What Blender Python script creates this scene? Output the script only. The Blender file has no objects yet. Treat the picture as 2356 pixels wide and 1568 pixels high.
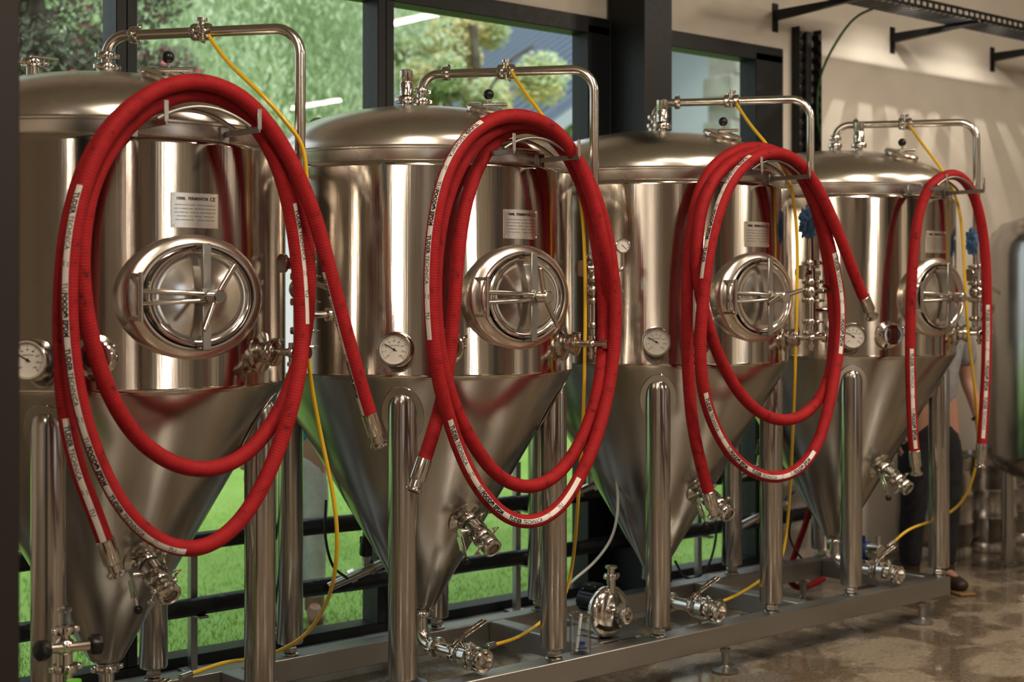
import bpy, math, random, bmesh
from mathutils import Vector, Matrix, noise
random.seed(7)
C = bpy.context; D = bpy.data
coll = C.scene.collection
V = Vector
pi = math.pi
ZOOM = (1.0, 1178, 784)

# ------------------------------------------------------------------ survey
F = 3470.0; CX = 1178.0; HY = 683.0; CAMZ = 1.575
RU, RV, FU, FV = .7525, -.6586, .6586, .7525
def at(px, py, v):
    """world point on the vertical plane y = v (a measured bearing / elevation)"""
    t = (px - CX) / F
    u = v * (t * FV - RV) / (RU - t * FU)
    Z = FU * u + FV * v
    return V((u, v, CAMZ - (py - HY) * Z / F))

# ------------------------------------------------------------------ materials
def newmat(name):
    m = D.materials.new(name); m.use_nodes = True
    nt = m.node_tree
    return m, nt, nt.nodes['Principled BSDF']
def N(nt, t, **kw):
    n = nt.nodes.new(t)
    for k, v in kw.items():
        setattr(n, k, v)
    return n
def simple(name, col, rough=.5, metal=0., spec=None, emis=None, es=0., trans=0., bump=0., bscale=60., coat=0.):
    m, nt, b = newmat(name)
    b.inputs['Base Color'].default_value = (*col, 1)
    b.inputs['Roughness'].default_value = rough
    b.inputs['Metallic'].default_value = metal
    if coat: b.inputs['Coat Weight'].default_value = coat
    if trans: b.inputs['Transmission Weight'].default_value = trans
    if emis:
        b.inputs['Emission Color'].default_value = (*emis, 1)
        b.inputs['Emission Strength'].default_value = es
    tc = N(nt, 'ShaderNodeTexCoord')
    nz = N(nt, 'ShaderNodeTexNoise'); nz.inputs['Scale'].default_value = bscale
    nz.inputs['Detail'].default_value = 4
    nt.links.new(tc.outputs['Object'], nz.inputs['Vector'])
    mr = N(nt, 'ShaderNodeMapRange')
    mr.inputs['To Min'].default_value = rough * .8; mr.inputs['To Max'].default_value = min(1, rough * 1.2)
    nt.links.new(nz.outputs['Fac'], mr.inputs['Value'])
    nt.links.new(mr.outputs[0], b.inputs['Roughness'])
    if bump:
        bp = N(nt, 'ShaderNodeBump'); bp.inputs['Strength'].default_value = bump
        bp.inputs['Distance'].default_value = .01
        nt.links.new(nz.outputs['Fac'], bp.inputs['Height'])
        nt.links.new(bp.outputs[0], b.inputs['Normal'])
    return m
def steel(name, col, r0, r1, scale=(1, 1, 1), nscale=3., wav=0., grain=0.):
    m, nt, b = newmat(name)
    b.inputs['Metallic'].default_value = 1
    tc = N(nt, 'ShaderNodeTexCoord'); mp = N(nt, 'ShaderNodeMapping')
    mp.inputs['Scale'].default_value = scale
    nt.links.new(tc.outputs['Object'], mp.inputs['Vector'])
    nz = N(nt, 'ShaderNodeTexNoise'); nz.inputs['Scale'].default_value = nscale; nz.inputs['Detail'].default_value = 3
    nt.links.new(mp.outputs[0], nz.inputs['Vector'])
    mr = N(nt, 'ShaderNodeMapRange'); mr.inputs['From Min'].default_value = .3; mr.inputs['From Max'].default_value = .7
    mr.inputs['To Min'].default_value = r0; mr.inputs['To Max'].default_value = r1
    nt.links.new(nz.outputs['Fac'], mr.inputs['Value']); nt.links.new(mr.outputs[0], b.inputs['Roughness'])
    cr = N(nt, 'ShaderNodeMix', data_type='RGBA')
    cr.inputs[6].default_value = (*[c * .90 for c in col], 1); cr.inputs[7].default_value = (*col, 1)
    nt.links.new(nz.outputs['Fac'], cr.inputs[0]); nt.links.new(cr.outputs[2], b.inputs['Base Color'])
    last = None
    if wav:
        n3 = N(nt, 'ShaderNodeTexNoise'); n3.inputs['Scale'].default_value = 2.2; n3.inputs['Detail'].default_value = 1
        mp3 = N(nt, 'ShaderNodeMapping'); mp3.inputs['Scale'].default_value = (2.2, 2.2, .5)
        nt.links.new(tc.outputs['Object'], mp3.inputs['Vector']); nt.links.new(mp3.outputs[0], n3.inputs['Vector'])
        b3 = N(nt, 'ShaderNodeBump'); b3.inputs['Strength'].default_value = wav; b3.inputs['Distance'].default_value = .05
        nt.links.new(n3.outputs['Fac'], b3.inputs['Height']); last = b3
    if grain:
        n4 = N(nt, 'ShaderNodeTexNoise'); n4.inputs['Scale'].default_value = 160; n4.inputs['Detail'].default_value = 2
        mp4 = N(nt, 'ShaderNodeMapping'); mp4.inputs['Scale'].default_value = (1, 1, .012)
        nt.links.new(tc.outputs['Object'], mp4.inputs['Vector']); nt.links.new(mp4.outputs[0], n4.inputs['Vector'])
        b4 = N(nt, 'ShaderNodeBump'); b4.inputs['Strength'].default_value = grain; b4.inputs['Distance'].default_value = .001
        nt.links.new(n4.outputs['Fac'], b4.inputs['Height'])
        if last: nt.links.new(last.outputs[0], b4.inputs['Normal'])
        last = b4
    if last: nt.links.new(last.outputs[0], b.inputs['Normal'])
    return m
def noisecol(name, c1, c2, scale, rough=.7, bump=.3, detail=6, lo=.35, hi=.65, r2=None, mscale=(1, 1, 1)):
    m, nt, b = newmat(name)
    tc = N(nt, 'ShaderNodeTexCoord'); mp = N(nt, 'ShaderNodeMapping'); mp.inputs['Scale'].default_value = mscale
    nt.links.new(tc.outputs['Object'], mp.inputs['Vector'])
    nz = N(nt, 'ShaderNodeTexNoise'); nz.inputs['Scale'].default_value = scale; nz.inputs['Detail'].default_value = detail
    nt.links.new(mp.outputs[0], nz.inputs['Vector'])
    mr = N(nt, 'ShaderNodeMapRange'); mr.inputs['From Min'].default_value = lo; mr.inputs['From Max'].default_value = hi
    nt.links.new(nz.outputs['Fac'], mr.inputs['Value'])
    cr = N(nt, 'ShaderNodeMix', data_type='RGBA'); cr.inputs[6].default_value = (*c1, 1); cr.inputs[7].default_value = (*c2, 1)
    nt.links.new(mr.outputs[0], cr.inputs[0]); nt.links.new(cr.outputs[2], b.inputs['Base Color'])
    b.inputs['Roughness'].default_value = rough
    if r2 is not None:
        m2 = N(nt, 'ShaderNodeMapRange'); m2.inputs['To Min'].default_value = rough; m2.inputs['To Max'].default_value = r2
        nt.links.new(mr.outputs[0], m2.inputs['Value']); nt.links.new(m2.outputs[0], b.inputs['Roughness'])
    if bump:
        bp = N(nt, 'ShaderNodeBump'); bp.inputs['Strength'].default_value = bump; bp.inputs['Distance'].default_value = .01
        nt.links.new(nz.outputs['Fac'], bp.inputs['Height']); nt.links.new(bp.outputs[0], b.inputs['Normal'])
    return m

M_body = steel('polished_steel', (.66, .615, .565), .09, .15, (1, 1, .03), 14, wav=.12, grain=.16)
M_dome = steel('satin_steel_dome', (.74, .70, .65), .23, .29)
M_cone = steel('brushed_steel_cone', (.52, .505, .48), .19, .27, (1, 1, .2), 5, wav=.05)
M_pipe = steel('bright_steel_pipe', (.68, .655, .61), .13, .20)
M_leg = steel('brushed_steel_leg', (.56, .545, .52), .18, .26, (1, 1, .05), 20, grain=.1)
M_lid = steel('brushed_steel_lid', (.72, .69, .65), .11, .17)
M_frame = steel('dull_steel_frame', (.44, .43, .41), .34, .46, (.2, 1, 1), 12)
M_black = simple('black_plastic', (.012, .012, .013), .35)
M_blackmetal = simple('black_powder_coat', (.010, .0105, .012), .45)
M_ins = simple('black_foam_insulation', (.012, .013, .016), .38, bump=.5, bscale=30)
M_blue = simple('blue_plastic', (.01, .04, .22), .4)
M_plate = steel('nameplate_metal', (.95, .93, .89), .20, .26)
M_ink = simple('black_ink', (.015, .015, .015), .5)
M_dial = simple('white_dial', (.72, .70, .65), .4)
M_white = simple('white_marking_band', (.66, .635, .60), .55)
M_yellow = simple('yellow_tube', (.68, .45, .03), .3, coat=.3)
M_port = simple('dark_sight_glass', (.05, .02, .015), .06, coat=1)
M_rag = simple('blue_cloth', (.09, .18, .34), .9, bump=.6, bscale=120)
M_green = simple('green_plastic', (.15, .5, .05), .4)

# red hose
M_red, nt, b = newmat('red_ribbed_rubber')
b.inputs['Roughness'].default_value = .68; b.inputs['Specular IOR Level'].default_value = .25
uv = N(nt, 'ShaderNodeUVMap'); sp = N(nt, 'ShaderNodeSeparateXYZ'); nt.links.new(uv.outputs[0], sp.inputs[0])
ma = N(nt, 'ShaderNodeMath', operation='MULTIPLY'); ma.inputs[1].default_value = 2 * pi * 110
nt.links.new(sp.outputs['Y'], ma.inputs[0])
sn = N(nt, 'ShaderNodeMath', operation='SINE'); nt.links.new(ma.outputs[0], sn.inputs[0])
bp = N(nt, 'ShaderNodeBump'); bp.inputs['Strength'].default_value = .18; bp.inputs['Distance'].default_value = .0012
nt.links.new(sn.outputs[0], bp.inputs['Height']); nt.links.new(bp.outputs[0], b.inputs['Normal'])
tc = N(nt, 'ShaderNodeTexCoord'); nz = N(nt, 'ShaderNodeTexNoise'); nz.inputs['Scale'].default_value = 26; nz.inputs['Detail'].default_value = 8; nz.inputs['Roughness'].default_value = .62
nt.links.new(tc.outputs['Object'], nz.inputs['Vector'])
rp = N(nt, 'ShaderNodeValToRGB'); e = rp.color_ramp.elements
e[0].position = .30; e[0].color = (.10, .012, .014, 1); e[1].position = .40; e[1].color = (.30, .014, .017, 1)
n_ = rp.color_ramp.elements.new(.75); n_.color = (.37, .020, .025, 1)
nt.links.new(nz.outputs['Fac'], rp.inputs[0]); nt.links.new(rp.outputs[0], b.inputs['Base Color'])

# window glass : reflective but lets daylight through
def glassmat(name, tint, fres=True, fac=.1):
    m = D.materials.new(name); m.use_nodes = True; nt = m.node_tree; nt.nodes.clear()
    o = N(nt, 'ShaderNodeOutputMaterial'); mx = N(nt, 'ShaderNodeMixShader'); tr = N(nt, 'ShaderNodeBsdfTransparent'); gl = N(nt, 'ShaderNodeBsdfGlossy')
    tr.inputs['Color'].default_value = (*tint, 1); gl.inputs['Roughness'].default_value = .0 if fres else .05
    if fres:
        fr = N(nt, 'ShaderNodeFresnel'); fr.inputs['IOR'].default_value = 1.5; nt.links.new(fr.outputs[0], mx.inputs[0])
    else:
        lw = N(nt, 'ShaderNodeLayerWeight'); lw.inputs['Blend'].default_value = fac; nt.links.new(lw.outputs['Facing'], mx.inputs[0])
    nt.links.new(tr.outputs[0], mx.inputs[1]); nt.links.new(gl.outputs[0], mx.inputs[2]); nt.links.new(mx.outputs[0], o.inputs[0])
    return m
M_glass = glassmat('window_glass', (.93, .97, .95))
M_jug = glassmat('jug_glass', (.93, .94, .94), False, .42)

# ------------------------------------------------------------------ mesh builder
def frame(p, d, up=None):
    z = V(d).normalized()
    if up is None: up = V((0, 0, 1)) if abs(z.z) < .9 else V((0, 1, 0))
    x = V(up).cross(z)
    if x.length < 1e-5: x = V((1, 0, 0)).cross(z)
    x.normalize(); y = z.cross(x)
    M = Matrix(((x.x, y.x, z.x, p[0]), (x.y, y.y, z.y, p[1]), (x.z, y.z, z.z, p[2]), (0, 0, 0, 1)))
    return M
def fillet(pts, r, n=8):
    pts = [V(p) for p in pts]; out = [pts[0]]
    for i in range(1, len(pts) - 1):
        a, b_, c = pts[i - 1], pts[i], pts[i + 1]
        d1 = (a - b_).normalized(); d2 = (c - b_).normalized()
        ang = d1.angle(d2)
        if ang > pi - .02: out.append(b_); continue
        t = min(r / math.tan(ang / 2), (a - b_).length * .49, (c - b_).length * .49)
        rr = t * math.tan(ang / 2)
        cen = b_ + (d1 + d2).normalized() * (rr / math.sin(ang / 2))
        p1 = b_ + d1 * t; p2 = b_ + d2 * t
        v1 = p1 - cen; v2 = p2 - cen
        tot = v1.angle(v2)
        for k in range(n + 1):
            s = k / n
            q = (v1 * math.sin((1 - s) * tot) + v2 * math.sin(s * tot)) / math.sin(tot)
            out.append(cen + q)
    out.append(pts[-1]); return out
def catmull(pts, k=8):
    P = [V(p) for p in pts]; P = [P[0] * 2 - P[1]] + P + [P[-1] * 2 - P[-2]]
    out = []
    for i in range(1, len(P) - 2):
        p0, p1, p2, p3 = P[i - 1:i + 3]
        for j in range(k):
            t = j / k
            out.append(.5 * ((2 * p1) + (p2 - p0) * t + (2 * p0 - 5 * p1 + 4 * p2 - p3) * t * t + (3 * p1 - p0 - 3 * p2 + p3) * t ** 3))
    out.append(P[-2]); return out
def smooth(pts, it):
    for _ in range(it):
        pts = [pts[0]] + [(pts[i - 1] + pts[i] * 2 + pts[i + 1]) / 4 for i in range(1, len(pts) - 1)] + [pts[-1]]
    return pts
class MB:
    def __init__(s): s.v = []; s.f = []; s.m = []; s.uv = None
    def add(s, vs, fs, mat=0):
        o = len(s.v); s.v += [tuple(v) for v in vs]
        for f in fs: s.f.append(tuple(i + o for i in f)); s.m.append(mat)
        return s
    def lathe(s, prof, M=Matrix(), n=24, mat=0, sx=1., sy=1.):
        vs = []; fs = []; idx = []
        for r, z in prof:
            if abs(r) < 1e-7: idx.append([len(vs)]); vs.append(M @ V((0, 0, z)))
            else:
                idx.append(list(range(len(vs), len(vs) + n)))
                for k in range(n):
                    a = 2 * pi * k / n; vs.append(M @ V((r * math.cos(a) * sx, r * math.sin(a) * sy, z)))
        for i in range(len(prof) - 1):
            A, B = idx[i], idx[i + 1]
            for k in range(n):
                k2 = (k + 1) % n
                if len(A) == 1 and len(B) == 1: continue
                if len(A) == 1: fs.append((A[0], B[k2], B[k]))
                elif len(B) == 1: fs.append((A[k], A[k2], B[0]))
                else: fs.append((A[k], A[k2], B[k2], B[k]))
        return s.add(vs, fs, mat)
    def cyl(s, p0, p1, r, r2=None, n=16, mat=0, bev=0.):
        p0 = V(p0); p1 = V(p1); L = (p1 - p0).length; r2 = r if r2 is None else r2
        M = frame(p0, p1 - p0)
        b_ = bev or min(r, L) * .06
        return s.lathe([(0, 0), (r - b_, 0), (r, b_), (r2, L - b_), (r2 - b_, L), (0, L)], M, n, mat)
    def sphere(s, c, r, n=14, mat=0, sz=1., M=None):
        prof = [(r * math.sin(pi * k / 10), -r * math.cos(pi * k / 10) * sz) for k in range(11)]
        prof[0] = (0, -r * sz); prof[-1] = (0, r * sz)
        return s.lathe(prof, (M if M else Matrix.Translation(V(c))), n, mat)
    def torus(s, M, R, r, n=32, k=10, mat=0, sx=1., sy=1.):
        prof = [(R + r * math.cos(2 * pi * j / k), r * math.sin(2 * pi * j / k)) for j in range(k + 1)]
        return s.lathe(prof, M, n, mat, sx, sy)
    def box(s, c, size, M=None, mat=0, bev=.002):
        bm = bmesh.new(); bmesh.ops.create_cube(bm, size=1)
        for v in bm.verts: v.co = V((v.co.x * size[0], v.co.y * size[1], v.co.z * size[2]))
        bev = min(bev, min(size) * .3)
        if bev > 0: bmesh.ops.bevel(bm, geom=list(bm.edges), offset=bev, segments=1, affect='EDGES')
        T = (M if M else Matrix()) if c is None else (Matrix.Translation(V(c)) @ (M.to_3x3().to_4x4() if M else Matrix()))
        bm.verts.index_update()
        s.add([T @ v.co for v in bm.verts], [[v.index for v in f.verts] for f in bm.faces], mat)
        bm.free(); return s
    def tube(s, pts, r, n=12, mat=0, rs=None, caps=True):
        pts = [V(p) for p in pts]; m = len(pts); vs = []; fs = []
        T = [(pts[min(i + 1, m - 1)] - pts[max(i - 1, 0)]).normalized() for i in range(m)]
        x = T[0].orthogonal().normalized()
        for i in range(m):
            x = (x - T[i] * x.dot(T[i])); x.normalize(); y = T[i].cross(x)
            rr = rs[i] if rs else r
            for k in range(n):
                a = 2 * pi * k / n; vs.append(pts[i] + (x * math.cos(a) + y * math.sin(a)) * rr)
        for i in range(m - 1):
            for k in range(n):
                k2 = (k + 1) % n; fs.append((i * n + k, i * n + k2, (i + 1) * n + k2, (i + 1) * n + k))
        if caps: fs.append(tuple(range(n - 1, -1, -1))); fs.append(tuple((m - 1) * n + k for k in range(n)))
        return s.add(vs, fs, mat)
    def build(s, name, mats, parent=None, loc=None, smooth_=True, angle=38, **props):
        me = D.meshes.new(name); me.from_pydata(s.v, [], s.f)
        for mt in (mats if isinstance(mats, (list, tuple)) else [mats]): me.materials.append(mt)
        me.polygons.foreach_set('material_index', s.m)
        if loc is not None:
            me.transform(Matrix.Translation(-V(loc)))
        bm = bmesh.new(); bm.from_mesh(me); bmesh.ops.recalc_face_normals(bm, faces=bm.faces); bm.to_mesh(me); bm.free()
        me.update()
        if smooth_:
            me.shade_smooth()
            me.set_sharp_from_angle(angle=math.radians(angle))
        ob = D.objects.new(name, me); coll.objects.link(ob)
        if loc is not None: ob.location = loc
        if parent: ob.parent = parent
        for k, v in props.items(): ob[k] = v
        return ob
def empty(name, loc, label, cat, **kw):
    e = D.objects.new(name, None); e.empty_display_size = .1; e.location = loc; coll.objects.link(e)
    e['label'] = label; e['category'] = cat
    for k, v in kw.items(): e[k] = v
    return e
def copy_tree(ob, parent=None, loc=None):
    n = ob.copy(); coll.objects.link(n)
    if parent: n.parent = parent
    if loc is not None: n.location = loc
    for ch in ob.children: copy_tree(ch, n)
    return n
def text_data(s, size, align='CENTER', bold=0.):
    cu = D.curves.new('t', 'FONT'); cu.body = s; cu.size = size; cu.align_x = align; cu.resolution_u = 2; cu.offset = bold
    ob = D.objects.new('t', cu); coll.objects.link(ob)
    dg = C.evaluated_depsgraph_get(); me = D.meshes.new_from_object(ob.evaluated_get(dg))
    vs = [v.co.copy() for v in me.vertices]; fs = [tuple(p.vertices) for p in me.polygons]
    D.objects.remove(ob); D.curves.remove(cu); D.meshes.remove(me)
    return vs, fs

def clampring(mb, p, d, r, side=None, mat=0):
    p = V(p); M = frame(p, d, side)
    R = r * 1.3 + .006
    mb.lathe([(r * .9, -.013), (R * .93, -.011), (R, -.005), (R, .005), (R * .93, .011), (r * .9, .013)], M, 24, mat)
    x = M.to_3x3() @ V((1, 0, 0)); y = M.to_3x3() @ V((0, 1, 0))
    c = p + x * (R + .007)
    mb.box(c, (.018, .014, .018), M, mat, .003)
    mb.cyl(c - y * .012, c + y * .034, .0035, n=8, mat=mat)
    w = c + y * .03
    mb.sphere(w, .007, 8, mat)
    mb.box(w + y * .006, (.028, .010, .004), M, mat, .001)
    mb.box(p - x * (R + .004), (.012, .014, .016), M, mat, .002)
def butterfly(mb, p, d, up, r=.027):
    p = V(p); d = V(d).normalized(); up = V(up).normalized()
    M = frame(p, d)
    mb.lathe([(r, -.045), (r * 1.45, -.043), (r * 1.45, -.034), (r * 1.1, -.030), (r * 1.1, -.018), (r * 1.75, -.016), (r * 1.75, .016), (r * 1.1, .018),
              (r * 1.1, .030), (r * 1.45, .034), (r * 1.45, .043), (r, .045)], M, 28)
    for a in range(4):
        q = M @ V((r * 1.5 * math.cos(pi / 4 + a * pi / 2), r * 1.5 * math.sin(pi / 4 + a * pi / 2), 0))
        mb.cyl(q - d * .022, q + d * .022, .005, n=6)
    mb.cyl(p, p + up * (r * 1.75 + .022), .010, n=12)
def lever(mb, p, d, up, along, r=.027, L=.12, mat=0):
    """flat lever handle mounted on a valve stem"""
    p = V(p); d = V(d).normalized(); up = V(up).normalized(); al = V(along).normalized()
    al = (al - up * al.dot(up)).normalized()
    s0 = p + up * (r * 1.75 + .024)
    mb.cyl(s0 - up * .006, s0 + up * .012, .013, n=12, mat=mat)
    Mx = Matrix((al.to_tuple(), up.cross(al).to_tuple(), up.to_tuple())).transposed().to_4x4()
    mb.box(s0 + al * (L / 2) + up * .010, (L, .020, .005), Mx, mat, .001)
    mb.box(s0 + al * (L * .55) + up * .022, (L * .7, .016, .004), Mx, mat, .001)

# ------------------------------------------------------------------ FERMENTER
ZS = 1.303; R = .574
def az(al, r, z):
    a = math.radians(al); return V((math.sin(a) * r, -math.cos(a) * r, z))
def make_fermenter(loc, label):
    E = empty('fermenter', loc, label, 'brewing tank', group='row of steel fermenters')
    mb = MB(); mb.lathe([(.560, 1.292), (.571, 1.296), (R + .001, 1.303), (R + .001, 1.309), (R, 1.311), (R, 2.026), (.572, 2.036), (.566, 2.044), (.558, 2.047), (.545, 2.047)], n=128)
    mb.build('tank_body', M_body, E)
    mb = MB(); pr = [(.550, 2.036), (.556, 2.046), (.558, 2.052), (.558, 2.085), (.562, 2.088), (.562, 2.094), (.557, 2.098)]
    for k in range(0, 25):
        a = pi / 2 * (k / 24) ; r = .554 * math.cos(a) if k < 24 else 0
        pr.append((r, 2.100 + .190 * math.sin(a)))
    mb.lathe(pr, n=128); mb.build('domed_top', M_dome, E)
    mb = MB(); mb.lathe([(.573, 1.302), (.570, 1.293), (.566, 1.286), (.070, .435), (.062, .42), (.056, .408), (.040, .396), (.030, .392), (.030, .37)], n=128)
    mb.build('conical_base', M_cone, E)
    # legs
    for sx_, sy_ in ((-1, -1), (1, -1), (-1, 1), (1, 1)):
        x, y = .356 * sx_, .356 * sy_
        mb = MB(); mb.lathe([(0, .255), (.046, .255), (.050, .262), (.050, 1.20), (.047, 1.225), (.037, 1.245), (.020, 1.256), (0, 1.259)], Matrix.Translation((x, y, 0)), 32)
        mb.cyl((x, y, .212), (x, y, .258), .014, n=12); mb.lathe([(0, .222), (.026, .222), (.030, .232), (.026, .243), (0, .243)], Matrix.Translation((x, y, 0)), 6)
        mb.lathe([(0, .2115), (.034, .2115), (.034, .216), (.018, .222), (0, .222)], Matrix.Translation((x, y, 0)), 20)
        d = V((x, y, 0)).normalized(); nrm = (d * math.cos(.527) - V((0, 0, 1)) * math.sin(.527))
        M = frame(V((0, 0, 0)) + d * .4955 + V((0, 0, 1.165)), nrm, V((0, 0, 1)))
        mb.lathe([(.6, -.012), (.98, -.002), (1.0, .000), (.985, .003), (0, .004)], M, 40, 0, .074, .120)
        mb.build('leg', M_leg, E)
    # manway
    zc = CAMZ
    M = Matrix(((1, 0, 0, 0), (0, 0, -1, 0), (0, 1, 0, zc), (0, 0, 0, 1)))
    mb = MB(); mb.lathe([(.192, .44), (.192, .510), (.191, .545), (.189, .562), (.184, .574), (.176, .583), (.164, .589), (.160, .591), (.158, .596), (.155, .599), (.150, .599), (.148, .596), (.147, .585), (.147, .54)], M, 96, 0, 1.24)
    mb.build('manway_ring', M_dome, E)
    mb = MB(); mb.lathe([(.140, .575), (.1445, .592), (.1445, .603), (.141, .607), (.136, .607), (.132, .603), (.128, .601), (.11, .604), (.08, .610), (.05, .614), (.02, .616), (0, .616)], M, 96, 0, 1.20)
    door = mb.build('manway_door', M_lid, E)
    mb = MB()
    for sg in (1, -1):
        mb.box((0, -.640, zc + sg * .080), (.028, .009, .150), None, 0, .002)
        mb.box((0, -.622, zc + sg * .152), (.028, .040, .010), None, 0, .002)
    mb.box((0, -.640, zc), (.030, .014, .05), None, 0, .002)
    mb.cyl((0, -.616, zc), (0, -.700, zc), .013, n=20); mb.cyl((0, -.645, zc), (0, -.662, zc), .022, n=6)
    mb.build('crossbar', M_frame, door)
    mb = MB()
    mb.cyl((0, -.672, zc), (0, -.722, zc), .021, n=24, bev=.004)
    for a in (0, 180):
        a_ = math.radians(a); d = V((math.cos(a_), 0, math.sin(a_)))
        p = V((0, -.697, zc)); mb.cyl(p + d * .015, p + d * .110 + V((0, -.02, 0)), .0098, .0085, n=12, bev=.003)
    mb.build('door_handle', M_pipe, door, loc=(0, -.697, zc))
    mb = MB()
    mb.cyl((-.205, -.632, zc - .07), (-.205, -.632, zc + .07), .008, n=14)
    for sg in (1, -1):
        mb.tube(catmull([(-.205, -.632, zc + sg * .018), (-.14, -.645, zc + sg * .016), (-.07, -.655, zc + sg * .012), (-.012, -.655, zc + sg * .009)], 4), .007, 10)
        mb.box((-.205, -.59, zc + sg * .062), (.016, .08, .012), None, 0, .002)
    mb.build('hinge_arm', M_pipe, door)
    # nameplate
    Rp = R + .003
    def cylmap(x, z, r_=Rp): return V((r_ * math.sin(x / R), -r_ * math.cos(x / R), 1.830 + z))
    mb = MB(); vs = []; fs = []; nx = 12
    for i in range(nx + 1):
        x = -.0775 + .155 * i / nx
        for (r_, z) in ((R - .001, .051), (Rp, .051), (Rp, -.051), (R - .001, -.051)): vs.append(cylmap(x, z, r_))
    for i in range(nx):
        for k in range(3): fs.append((i * 4 + k, i * 4 + k + 1, i * 4 + k + 5, i * 4 + k + 4))
    fs += [(0, 1, 2, 3), tuple(nx * 4 + k for k in (3, 2, 1, 0))]
    mb.add(vs, fs)
    for sx_ in (-.070, .070):
        for z in (-.044, .044):
            p = cylmap(sx_, z); mb.sphere(p, .0025, 8)
    pl = mb.build('nameplate', M_plate, E)
    mb = MB()
    lines = [('1000L  FERMENTER', .0125, -.010, .030, .0003), ('CE', .016, .058, .029, .0002),
             ('GROSS/NET VOLUME (L): 1200/1000     JACKET TEST PRESSURE (BAR): 2.5', .0042, 0, .014, 0),
             ('VESSEL TEST PRESSURE: 2.0 BAR     JACKET WORKING PRESSURE: 1.5 BAR', .0042, 0, .003, 0),
             ('SERIAL NUMBER: 17061     MATERIAL: 304     WORKING PRESSURE: 1 BAR', .0042, 0, -.008, 0),
             ('TEMPERATURE (C): -10 / 100     HEIGHT: 2300     WEIGHT (KG): 350', .0042, 0, -.019, 0),
             ('YEAR OF MANUFACTURE: 2017          VESSEL WALL THICKNESS: 3 MM', .0042, 0, -.030, 0)]
    for s_, sz, x0, z0, bo in lines:
        vs, fs = text_data(s_, sz, 'CENTER', bo)
        mb.add([cylmap(v.x + x0, v.y + z0, Rp + .0008) for v in vs], fs)
    mb.build('nameplate_lettering', M_ink, pl, smooth_=False)
    # thermometer
    d = az(-46, 1, 0); p = az(-46, R, 1.398)
    mb = MB(); mb.lathe([(.060, -.01), (.060, .006), (.040, .012), (.028, .018), (.028, .040), (.054, .042), (.058, .046), (.058, .060), (.055, .064), (.050, .064), (.049, .060), (.049, .056)], frame(p, d), 40)
    th = mb.build('thermometer', M_pipe, E)
    Mt = frame(p + d * .0575, d)
    mb = MB(); mb.lathe([(.049, 0), (0, 0)], Mt, 40); mb.build('dial_face', M_dial, th)
    mb = MB()
    for k in range(41):
        a = math.radians(225 - 270 * k / 40); l = .006 if k % 5 else .010
        q = Mt @ V((math.cos(a) * (.046 - l / 2), math.sin(a) * (.046 - l / 2), .0008))
        mb.box(q, (l, .0006 if k % 5 else .0012, .0004), Mt @ Matrix.Rotation(a, 4, 'Z'), 0, 0)
    for k in range(9):
        a = math.radians(225 - 270 * k / 8)
        vs, fs = text_data(str(-20 + 20 * k), .0078)
        mb.add([Mt @ V((v.x + .0295 * math.cos(a), v.y - .0028 + .0295 * math.sin(a), .0010)) for v in vs], fs)
    vs, fs = text_data('THERMOMETER', .0052); mb.add([Mt @ V((v.x, v.y + .012, .0010)) for v in vs], fs)
    a = math.radians(150)
    mb.box(Mt @ V((math.cos(a) * .014, math.sin(a) * .014, .0022)), (.048, .0028, .0008), Mt @ Matrix.Rotation(a, 4, 'Z'), 0, 0)
    mb.sphere(Mt @ V((0, 0, .002)), .004, 10)
    mb.build('needle_and_scale', M_ink, th, smooth_=False)
    # sight port
    d = az(-29, 1, 0); p = az(-29, R, 1.405)
    mb = MB(); mb.lathe([(.062, -.01), (.062, .004), (.045, .010), (.036, .014), (.036, .035), (.048, .037), (.050, .044), (.050, .052), (.045, .056), (.034, .056), (.033, .052)], frame(p, d), 36)
    clampring(mb, p + d * .040, d, .030)
    sp_ = mb.build('sample_port', M_pipe, E)
    mb = MB(); mb.lathe([(.034, .052), (.02, .055), (0, .056)], frame(p, d), 30); mb.build('sight_glass', M_port, sp_)
    # port with sample valve
    d = az(28, 1, 0); p = az(28, R, 1.405)
    mb = MB(); mb.lathe([(.062, -.01), (.062, .004), (.045, .010), (.034, .014), (.034, .036), (.044, .038), (.044, .05), (.03, .056), (.012, .060), (.012, .10), (0, .10)], frame(p, d), 36)
    clampring(mb, p + d * .042, d, .028)
    q = p + d * .105
    mb.sphere(q, .018, 14); mb.cyl(q, q + V((0, 0, -.055)), .009, n=12); mb.cyl(q + V((0, 0, -.03)), q + V((0, 0, -.042)), .014, n=12)
    mb.cyl(q, q + V((0, 0, .03)), .010, n=12)
    mb.cyl(q, q + d * .055, .011, n=14); mb.cyl(q + d * .045, q + d * .062, .019, n=16)
    mb.build('sample_valve', M_pipe, E)
    # racking valve on the cone
    nrm = V((0, -math.cos(.527), -math.sin(.527))); p = V((0, -.262, .765))
    mb = MB(); mb.lathe([(.070, -.012), (.068, .001), (.050, .005), (.032, .010), (.027, .014), (.027, .030)], frame(p, nrm), 36)
    clampring(mb, p + nrm * .028, nrm, .027)
    c0 = p + nrm * .072; side = V((-1, 0, 0))
    butterfly(mb, c0, nrm, side, .023)
    clampring(mb, c0 + nrm * .046, nrm, .025, V((0, 0, 1)))
    q = c0 + nrm * .055
    mb.lathe([(.023, -.01), (.023, .040), (.033, .043), (.036, .049), (.036, .058), (.030, .062), (.024, .061), (.021, .040), (.0, .035)], frame(q, nrm), 28)
    clampring(mb, q + nrm * .034, nrm, .023, V((0, 1, -.4)))
    rv = mb.build('racking_valve', M_pipe, E)
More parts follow.
